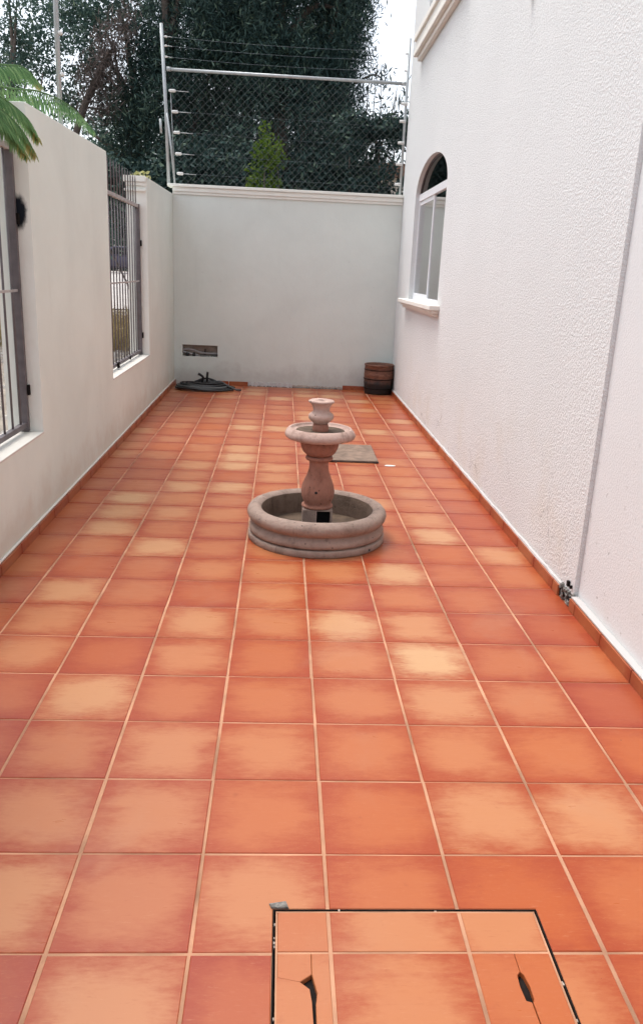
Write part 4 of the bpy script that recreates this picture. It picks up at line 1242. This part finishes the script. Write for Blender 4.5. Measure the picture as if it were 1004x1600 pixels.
def tree(name, label, base, trunk_h, trunk_r, blobs, clumps, per, spread, ln, wd, droop, mat, seed, limbs=6, group='trees beyond the back wall', cat='tree', extra_limbs=()):
    """blobs are (dx, dy, z, rx, ry, rz) relative to the base"""
    t = thing(name, label, cat, base, group)
    rr = random.Random(seed)
    mb = MB()
    top = (rr.uniform(-.25, .25), rr.uniform(-.2, .2), trunk_h)
    tp = smooth_path([(0, 0, -0.2), (rr.uniform(-.06, .06), 0, trunk_h*0.33), (top[0]*0.6, top[1]*0.6, trunk_h*0.66), top], 4)
    mb.tube(tp, [trunk_r*(1-0.72*i/(len(tp)-1)) for i in range(len(tp))], 10)
    for i in range(limbs):
        b = blobs[i % len(blobs)]
        f = rr.uniform(0.4, 0.92)
        s = Vector(tp[int(f*(len(tp)-1))])
        e = Vector((b[0]+rr.uniform(-.6, .6)*b[3], b[1]+rr.uniform(-.5, .5)*b[4], b[2]+rr.uniform(-.4, .5)*b[5]))
        mid = (s+e)/2+Vector((rr.uniform(-.15, .15), rr.uniform(-.15, .15), rr.uniform(.0, .3)))
        pth = smooth_path([s, mid, e], 5)
        r0 = trunk_r*0.42
        mb.tube(pth, [r0*(1-0.85*q/(len(pth)-1)) for q in range(len(pth))], 6)
    for pts, r0 in extra_limbs:
        pth = smooth_path(pts, 5)
        mb.tube(pth, [r0*(1-0.85*q/(len(pth)-1)) for q in range(len(pth))], 6)
    mb.build('trunk', 'bark', t)
    cs = blob_centres(blobs, clumps, seed, thin=-9 if cat == 'shrub' else -0.36)
    sp = []
    for pts, r0 in extra_limbs:                # thin leaf sprays along the bare limbs
        pth = smooth_path(pts, 5)
        sp += [tuple(p) for p in pth[len(pth)//3:]]
    if sp:
        put('leaf_spray', leaf_mesh('leaf_spray', sp, 9, (.10, .10, .13), ln, wd*.8, droop, seed+2), mat, t)
    put('crown', leaf_mesh('crown', cs, per, spread, ln, wd, droop, seed+1), mat, t)
    return t

Z0 = -0.16
# dark needle trees filling the view over the back wall
tree('conifer_tree', 'tallest dark conifer behind the middle of the chain-link fence', (-0.2, 12.2, Z0), 6.5, 0.24,
     [(0, 0, 4.2, 1.5, 1.2, 1.5), (-.5, 0, 5.9, 1.4, 1.2, 1.6), (.35, .1, 6.2, 1.1, 1.2, 1.5), (0.2, -.2, 2.9, 1.3, 1.0, 1.0), (0, 0, 7.6, 1.0, 1.0, 1.4)],
     1050, 105, (.15, .15, .26), .13, .021, .8, 'leaf_dark', 21, 9)
tree('conifer_tree', 'dark drooping conifer behind the left fence post', (-2.15, 12.8, Z0), 6.5, 0.22,
     [(0, 0, 4.3, 1.25, 1.1, 1.3), (.2, 0, 5.8, 1.2, 1.1, 1.4), (0.5, -.2, 3.1, .9, .9, .9), (-.1, 0, 7.2, 1.0, 1.0, 1.3)],
     640, 95, (.14, .14, .26), .13, .021, .8, 'leaf_dark', 31, 8)
tree('conifer_tree', 'dark conifer with bare branch tips reaching toward the white house', (0.95, 13.4, Z0), 6.2, 0.2,
     [(-.25, 0, 4.3, .72, .9, 1.1), (-.35, 0, 5.6, .75, .9, 1.2), (-.4, 0, 3.1, .8, .8, .9), (-.3, 0, 6.9, .75, .9, 1.2)],
     430, 85, (.13, .13, .24), .12, .020, .9, 'leaf_dark', 41, 7,
     extra_limbs=[([(0, 0, 4.1), (.45, -.1, 4.5), (.9, -.1, 4.55), (1.15, -.15, 4.25)], .03), ([(.1, 0, 4.6), (.5, 0, 4.25), (.85, 0, 3.95), (1.05, 0, 3.7)], .045),
                  ([(0, 0, 5.1), (.5, 0, 5.35), (.75, 0, 5.2)], .025), ([(.5, 0, 4.25), (.75, .1, 4.15), (1.0, .1, 4.2)], .02), ([(.45, -.1, 4.5), (.65, -.1, 4.3), (.72, -.1, 4.1)], .012)])
# sprays of leaves on the bare branch tips of that tree (their own small tree so that the sky shows through)
tree('slender_tree', 'thin open-crowned sapling with sparse leaves against the sky beside the house', (1.55, 12.6, Z0), 4.4, 0.05,
     [(-.15, 0, 4.25, .45, .4, .45), (.05, 0, 4.9, .5, .4, .4), (-.25, 0, 5.4, .35, .3, .4), (.15, 0, 3.85, .4, .3, .2)],
     34, 16, (.10, .10, .13), .12, .030, .9, 'leaf_dark', 47, 12)
tree('broadleaf_tree', 'mid-green leafy tree with sky gaps between the two left fence posts', (-2.92, 13.2, Z0), 5.2, 0.16,
     [(-.75, 0, 4.1, 1.0, .9, .9), (-1.15, 0, 5.4, 1.2, 1.0, 1.1), (-.25, 0, 5.3, 1.0, .9, 1.0), (-.15, -.1, 3.2, .8, .7, .6), (-.75, 0, 6.6, 1.0, 1, 1.0)],
     230, 80, (.12, .12, .12), .085, .036, .3, 'leaf_mid', 51, 8)
tree('broadleaf_tree', 'leafy tree with many sky gaps behind the lone left fence post', (-5.2, 12.2, Z0), 5.0, 0.15,
     [(0, 0, 3.9, .9, .9, .8), (-.5, 0, 5.0, 1.2, 1.0, 1.0), (.5, .1, 4.9, 1.0, .9, .9), (0, 0, 6.2, 1.1, 1.0, 1.0)],
     140, 78, (.11, .11, .11), .085, .036, .3, 'leaf_mid', 61, 8)
tree('broadleaf_tree', 'pale hazy tree at the upper left edge beyond the wall', (-7.4, 13.5, Z0), 5.4, 0.16,
     [(.3, 0, 4.0, 1.2, 1.0, 1.0), (.2, 0, 5.5, 1.4, 1.2, 1.1), (0, 0, 2.9, 1.0, .9, .7)],
     210, 66, (.14, .14, .13), .09, .038, .3, 'leaf_light', 71, 8)
tree('broadleaf_tree', 'olive tree whose low crown fills the top of the far grille', (-3.4, 19.5, gz(-3.4, 19.5)), 3.4, 0.14,
     [(-1.1, 0, 2.75, 1.3, 1.2, .75), (.3, 0, 3.6, 1.3, 1.1, 1.0), (-1.6, 0, 3.6, 1.2, 1.1, 1.0), (-.6, 0, 4.6, 1.5, 1.2, 1.0)],
     330, 44, (.2, .2, .16), .13, .055, .3, 'leaf_mid', 81, 8)
tree('broadleaf_tree', 'grey-green tree beyond the street seen through the near grille', (-9.3, 21.0, gz(-9.3, 21)), 3.6, 0.16,
     [(0, 0, 3.0, 1.6, 1.3, 1.0), (.8, 0, 4.0, 1.5, 1.2, 1.1), (-.8, 0, 4.3, 1.5, 1.2, 1.1)],
     320, 42, (.2, .2, .17), .13, .055, .3, 'leaf_mid', 91, 8)
tree('conifer_tree', 'broad dark conifer mass rising behind the other conifers', (-1.1, 16.5, Z0), 8.5, 0.26,
     [(0, 0, 5.2, 1.9, 1.2, 1.9), (-.9, 0, 7.0, 1.7, 1.2, 1.7), (1.0, .1, 7.0, 1.3, 1.2, 1.7), (0.7, 0, 3.6, 1.4, 1.0, 1.2), (-1.2, 0, 3.8, 1.2, 1.0, 1.2), (0, 0, 8.6, 1.6, 1.0, 1.4)],
     800, 70, (.22, .22, .36), .20, .038, .8, 'leaf_dark', 141, 8)
# dead brown fronds hanging in the left tree
dead = thing('dead_palm', 'dead brown palm skirt hanging among the left trees', 'palm', (-3.55, 12.1, Z0), 'trees beyond the back wall')
MB().tube(smooth_path([(-1.0, .15, 0), (-.8, .1, 2.0), (-.3, 0, 4.0), (.3, 0, 5.2)]), [.075]*10+[.06]*9, 9).build('trunk', 'bark', dead)
cs = blob_centres([(.55, -.1, 5.55, .22, .2, .28), (.28, -.1, 5.15, .26, .2, .36), (.32, -.1, 4.7, .18, .16, .32), (.12, -.1, 4.3, .16, .14, .30), (-.05, -.1, 4.75, .2, .14, .2), (-.12, -.1, 4.25, .16, .12, .25)], 105, 5, 0.2, -2)
put('frond_skirt', leaf_mesh('frond_skirt', cs, 20, (.09, .09, .13), .17, .017, 1.2, 6), 'leaf_dead', dead)
# bright shrubs just behind the wall
tree('lime_shrub', 'bright lime-green shrub glowing behind the chain-link mesh', (-0.42, 9.6, Z0), 2.6, 0.04,
     [(0, 0, 3.45, .22, .2, .30), (-.1, 0, 2.95, .24, .2, .35), (.05, 0, 2.5, .25, .2, .3)], 70, 26, (.06, .06, .07), .075, .035, .3, 'leaf_lime', 101, 5, 'shrubs behind the back wall', 'shrub')
tree('yellow_shrub', 'pale yellow flowering shrub top behind the moulded jamb of the left wall', (-2.22, 9.0, Z0), 2.5, 0.03,
     [(0, 0, 2.78, .13, .12, .12), (.02, 0, 2.5, .16, .14, .2)], 26, 18, (.04, .04, .05), .07, .04, -.4, 'leaf_yellow', 111, 4, 'shrubs behind the back wall', 'shrub')
tree('dark_shrub', 'dark low shrub behind the wall corner left of the fence post', (-2.32, 9.9, Z0), 2.2, 0.05,
     [(-.35, 0, 2.75, .75, .6, .45), (.15, 0, 2.4, .6, .5, .6), (-1.0, 0, 2.85, .6, .5, .42)], 150, 40, (.12, .12, .12), .10, .045, .2, 'leaf_dark', 121, 6, 'shrubs behind the back wall', 'shrub')
# clipped dark hedge with a flat top at the right
hg = thing('clipped_hedge', 'tall dark hedge with flat clipped top beside the house corner', 'hedge', (2.4, 10.6, Z0))
rg = np.random.default_rng(8)
cs = np.c_[rg.uniform(-1.75, 2.6, 620), rg.uniform(-.55, .55, 620), rg.uniform(.3, 4.03, 620)]
cs[:200, 2] = rg.uniform(3.85, 4.05, 200)
cs[200:470, 1] = rg.uniform(-.62, -.45, 270)
put('foliage', leaf_mesh('foliage', cs, 46, (.10, .10, .05), .09, .045, .2, 9), 'leaf_dark', hg)
mb = MB()
for i in range(9):
    mb.tube([(-1.5+i*.48, 0, 0), (-1.45+i*.48, .1, 2.0), (-1.55+i*.48, 0, 3.7)], [.04, .03, .01], 6)
mb.build('stems', 'bark', hg)
tree('dark_shrub', 'dense dark shrub mass behind the lower chain-link mesh', (0.55, 10.9, Z0), 2.8, 0.06,
     [(-.6, 0, 2.7, .8, .6, .7), (.3, 0, 2.9, .8, .6, .8), (-1.3, 0, 2.8, .7, .6, .8)], 230, 46, (.13, .13, .13), .10, .04, .4, 'leaf_dark', 131, 6, 'shrubs behind the back wall', 'shrub')
tree('dark_shrub', 'dense dark shrub mass behind the left half of the mesh', (-1.55, 10.8, Z0), 2.8, 0.06,
     [(-.2, 0, 2.8, .8, .6, .8), (.4, 0, 3.1, .7, .6, .7)], 180, 46, (.13, .13, .13), .10, .04, .4, 'leaf_dark', 137, 6, 'shrubs behind the back wall', 'shrub')
# far tree line beyond the street: reads as one mass
cs = np.c_[rg.uniform(-46, 30, 1500), rg.uniform(60, 66, 1500), rg.uniform(.5, 1, 1500)]
cs[:, 2] = .9 + cs[:, 2]**0.7*(5.2+1.8*np.sin(cs[:, 0]*.33)+1.1*np.sin(cs[:, 0]*.9+1)) * rg.uniform(.0, 1, 1500)
tag(put('far_tree_line', leaf_mesh('far_tree_line', cs, 40, (.55, .5, .45), .5, .22, .3, 10), 'leaf_mid'), 'distant mass of grey-green trees beyond the street', 'trees', kind='stuff')

# arching fronds at the left, growing outside the near opening
pl = thing('palm_plant', 'feathery green palm fronds drooping over the near end of the left wall', 'palm', (-2.05, 0.35, Z0))
po_ = Vector((-2.05, 0.35, Z0))
fp_ = lambda x, y, z: (x-po_.x, y-po_.y, z-po_.z)
MB().tube(smooth_path([(-2.05, .35, Z0), (-2.03, .36, 1.0), (-2.0, .38, 2.0), (-1.97, .40, 2.28)]), [.07]*10+[.05]*9, 9).build('trunk', 'bark', pl, fn=fp_)
def frond(path, leaf, mat, seed, width=0.012, tip=0.3, hang=0.7):
    rr = random.Random(seed)
    P = smooth_path(path, 10)
    fr = MB().tube(P, [0.008*(1-0.8*i/(len(P)-1)) for i in range(len(P))], 5).build('frond', mat, pl, fn=fp_)
    green, dry = MB(), MB()
    n = len(P)
    tot = 66
    for i in range(tot):
        f = (i+1)/tot
        q = f*(n-1); a = int(min(q, n-2)); p = P[a].lerp(P[a+1], q-a)
        t = (P[min(a+1, n-1)]-P[a]).normalized()
        side = t.cross(Vector((0, 0, 1))).normalized()
        L = leaf*(0.35+0.65*math.sin(math.pi*min(1, 0.16+0.84*f)))*rr.uniform(.85, 1.15)
        for sgn in (-1, 1):
            d = (side*sgn*(1-hang*0.55)+t*0.55+Vector((0, 0, -hang*rr.uniform(.8, 1.2)))).normalized()
            w = width*rr.uniform(.8, 1.2)
            nn = d.cross(t).normalized()
            wv = d.cross(nn).normalized()*w
            mid = p+d*L*0.55+Vector((0, 0, .006)); e = p+d*L+Vector((0, 0, -L*0.22))
            m = dry if (f > 1-tip and rr.random() < 0.8) else green
            b = len(m.v)
            m.v += [tuple(p-wv*.4), tuple(p+wv*.4), tuple(mid+wv), tuple(e), tuple(mid-wv)]
            m.face([b, b+1, b+2, b+3, b+4])
    green.build('leaflets', 'frond', fr, fn=fp_)['kind'] = 'stuff'
    if dry.v: dry.build('dry_leaflets', 'frond_tip', fr, fn=fp_)['kind'] = 'stuff'
crown_p = (-1.97, .40, 2.28)
frond([crown_p, (-1.80, 0.90, 2.36), (-1.64, 1.33, 2.40), (-1.62, 1.75, 2.47), (-1.62, 2.30, 2.52), (-1.62, 2.75, 2.52), (-1.61, 3.15, 2.47)], 0.13, 'frond', 1, 0.014, 0.0, 1.25)
frond([crown_p, (-1.74, 0.55, 2.32), (-1.56, 0.78, 2.28), (-1.50, 1.08, 2.23), (-1.49, 1.27, 2.15)], 0.105, 'frond', 2, 0.010, 0.12, 0.9)
frond([crown_p, (-1.72, 0.48, 2.27), (-1.54, 0.68, 2.22), (-1.50, 0.98, 2.16), (-1.49, 1.19, 2.06)], 0.105, 'frond', 3, 0.010, 0.14, 0.9)
frond([crown_p, (-1.70, 0.40, 2.26), (-1.52, 0.50, 2.20), (-1.48, 0.76, 2.12), (-1.47, 0.98, 2.03)], 0.105, 'frond', 4, 0.010, 0.15, 0.9)
frond([crown_p, (-1.92, 1.20, 2.50), (-1.86, 1.85, 2.62), (-1.85, 2.30, 2.70), (-1.83, 2.60, 2.66)], 0.13, 'frond', 5, 0.012, 0.1, 0.9)
frond([crown_p, (-2.2, 0.60, 2.60), (-2.5, 0.9, 2.60), (-2.8, 1.2, 2.40)], 0.18, 'frond', 6, 0.012, 0.1, 0.7)
frond([crown_p, (-2.2, 0.1, 2.60), (-2.5, -.2, 2.60), (-2.8, -.5, 2.40)], 0.18, 'frond', 7, 0.012, 0.1, 0.7)

# dry verge and pebbles outside the left wall
rg = np.random.default_rng(77)
N = 420
cs = np.c_[rg.uniform(-7.8, -2.2, N), rg.uniform(12.2, 19.5, N), np.zeros(N)]
cs[:, 2] = [gz(a, b)+.10 for a, b in cs[:, :2]]
tag(put('dry_grass', leaf_mesh('dry_grass', cs, 34, (.16, .16, .10), .34, .02, -1.8, 78), 'dry'), 'straw-coloured dry grass on the verge outside the left wall', 'grass', kind='stuff')
mb = MB()
for i in range(900):
    x = random.uniform(-6.5, -1.9); y = random.uniform(2.5, 12.5); s = random.uniform(.025, .085)
    z = gz(x, y)
    a = random.uniform(0, 6.28)
    b = len(mb.v)
    for q in range(5):
        th = a+q*1.2566
        mb.v.append((x+s*math.cos(th)*random.uniform(.7, 1.1), y+s*math.sin(th)*random.uniform(.7, 1.1), z-.005))
    for q in range(5):
        v = mb.v[b+q]; mb.v.append((x+(v[0]-x)*.6, y+(v[1]-y)*.6, z+s*.45))
    for q in range(5):
        mb.face([b+q, b+(q+1) % 5, b+5+(q+1) % 5, b+5+q])
    mb.face([b+5+q for q in range(5)])
tag(mb.build('pebbles', 'pebble'), 'pale stones scattered on the ground outside the left wall', 'stones', kind='stuff')

# ------------------------------------------------------------------ parked cars and a far house
def car(label, loc, rz, paint):
    c = thing('parked_car', label, 'car', loc, 'cars parked along the street', rz)
    # body sections along the length (x), each a rounded outline in (y, z)
    secs = [(-2.15, .70, .50, .80), (-2.10, .80, .34, .95), (-1.55, .88, .28, 1.02), (-.6, .90, .26, 1.06), (.9, .90, .26, 1.04), (1.55, .90, .28, 1.05), (2.05, .86, .32, 1.00), (2.18, .78, .45, .86)]
    mb = MB(); n = 12
    for x, hw, z0, z1 in secs:
        zc, hz_ = (z0+z1)/2, (z1-z0)/2
        for q in range(n):
            th = 2*math.pi*(q+.5)/n
            cx, cz = math.cos(th), math.sin(th)
            mb.v.append((x, hw*math.copysign(abs(cx)**.45, cx), zc+hz_*math.copysign(abs(cz)**.45, cz)))
    for i in range(len(secs)-1):
        for q in range(n):
            w = (q+1) % n
            mb.face([i*n+q, i*n+w, (i+1)*n+w, (i+1)*n+q], True)
    mb.face(list(range(n))[::-1]); mb.face([(len(secs)-1)*n+q for q in range(n)])
    mb.build('body', paint, c)
    cab = [(-1.05, .84, 1.0), (-.35, .70, 1.50), (1.35, .70, 1.50), (1.95, .82, 1.0)]
    mb = MB()
    for x, hw, zz in cab:
        mb.v += [(x, -hw, zz), (x, hw, zz)]
    b = len(mb.v)
    mb.v += [(-1.05, -.84, .98), (-1.05, .84, .98), (1.95, .82, .98), (1.95, -.82, .98)]
    mb.face([0, 1, 3, 2]); mb.face([2, 3, 5, 4]); mb.face([4, 5, 7, 6])
    mb.face([0, 2, 4, 6, 11, 8]); mb.face([1, 9, 10, 7, 5, 3]); mb.face([8, 11, 10, 9]); mb.face([0, 8, 9, 1]); mb.face([6, 7, 10, 11])
    cabin = mb.build('cabin', paint, c, bevel=0.05)
    for s in (-1, 1):
        for xa, xb, xc, xd in ((-.80, -.28, .42, .42), (.50, .50, 1.28, 1.62)):
            m = MB()
            off = lambda zz: s*(.84-(.84-.70)*(zz-1.0)/.5+.012)
            m.v = [(xa, off(1.06), 1.06), (xd, off(1.06), 1.06), (xc, off(1.43), 1.43), (xb, off(1.43), 1.43)]
            m.v += [(x, y-s*.02, zz) for x, y, zz in m.v]
            for q in ((0, 1, 2, 3), (7, 6, 5, 4), (0, 4, 5, 1), (1, 5, 6, 2), (2, 6, 7, 3), (3, 7, 4, 0)):
                m.face(q)
            m.build('side_window', 'glass_dark', cabin)
        for x in (-1.35, 1.4):
            wh = MB().tube([(x, s*.70, .33), (x, s*.91, .33)], .33, 20).build('wheel', 'tyre', c)
            MB().tube([(x, s*.905, .33), (x, s*.925, .33)], .20, 14).build('rim', 'rim', wh)
        MB().box(-2.17, -2.10, s*.62-.14, s*.62+.14, .62, .76).build('headlight', 'lamp', c, bevel=.02)
        MB().box(2.12, 2.195, s*.66-.10, s*.66+.10, .66, .86).build('tail_light', 'rust', c, bevel=.02)
    for x0, z0_, x1, z1_ in ((-1.00, 1.06, -.43, 1.44), (1.88, 1.08, 1.44, 1.42)):
        m = MB(); s = -.02 if x0 < 0 else .02
        m.v = [(x0+s, -.72, z0_), (x0+s, .72, z0_), (x1+s, .62, z1_), (x1+s, -.62, z1_)]
        m.v += [(x-s*1.5, y, zz) for x, y, zz in m.v]
        for q in ((0, 1, 2, 3), (7, 6, 5, 4), (0, 4, 5, 1), (1, 5, 6, 2), (2, 6, 7, 3), (3, 7, 4, 0)):
            m.face(q)
        m.build('windscreen', 'glass_dark', cabin)
    return c
car('dark violet car parked across the street, seen through the far grille', (-9.9, 46.5, gz(0, 46.5)+.03), 0.15, 'paint_car')
car('blue-black car beyond the near grille at the left edge', (-9.75, 24.5, gz(0, 24.5)+.03), 0.25, 'paint_black')
fhs = thing('far_house', 'cream house glimpsed low through the trees behind the mesh', 'house', (0.6, 24, 0))
MB().box(-1.9, 3.0, 0, 5, -.2, 4.55).build('wall', 'house_far', fhs)
MB().prism([(-2.2, 4.56), (3.3, 4.56), (3.0, 4.95), (-1.9, 4.95)], -.3, 5.3, 'xzy').build('roof', 'house_roof', fhs)
for x in (-1.3, .2, 1.7):
    wnd = MB().box(x, x+.8, -.03, .02, 2.9, 4.0).build('window', 'frame', fhs)
    MB().box(x+.06, x+.74, -.045, -.031, 2.96, 3.94).build('pane', 'glass_dark', wnd)

# ------------------------------------------------------------------ render settings
S.render.engine = 'CYCLES'
S.render.resolution_x, S.render.resolution_y = 642, 1024
S.cycles.max_bounces = 5
S.cycles.diffuse_bounces = 3
S.cycles.transparent_max_bounces = 8
bpy.context.view_layer.update()
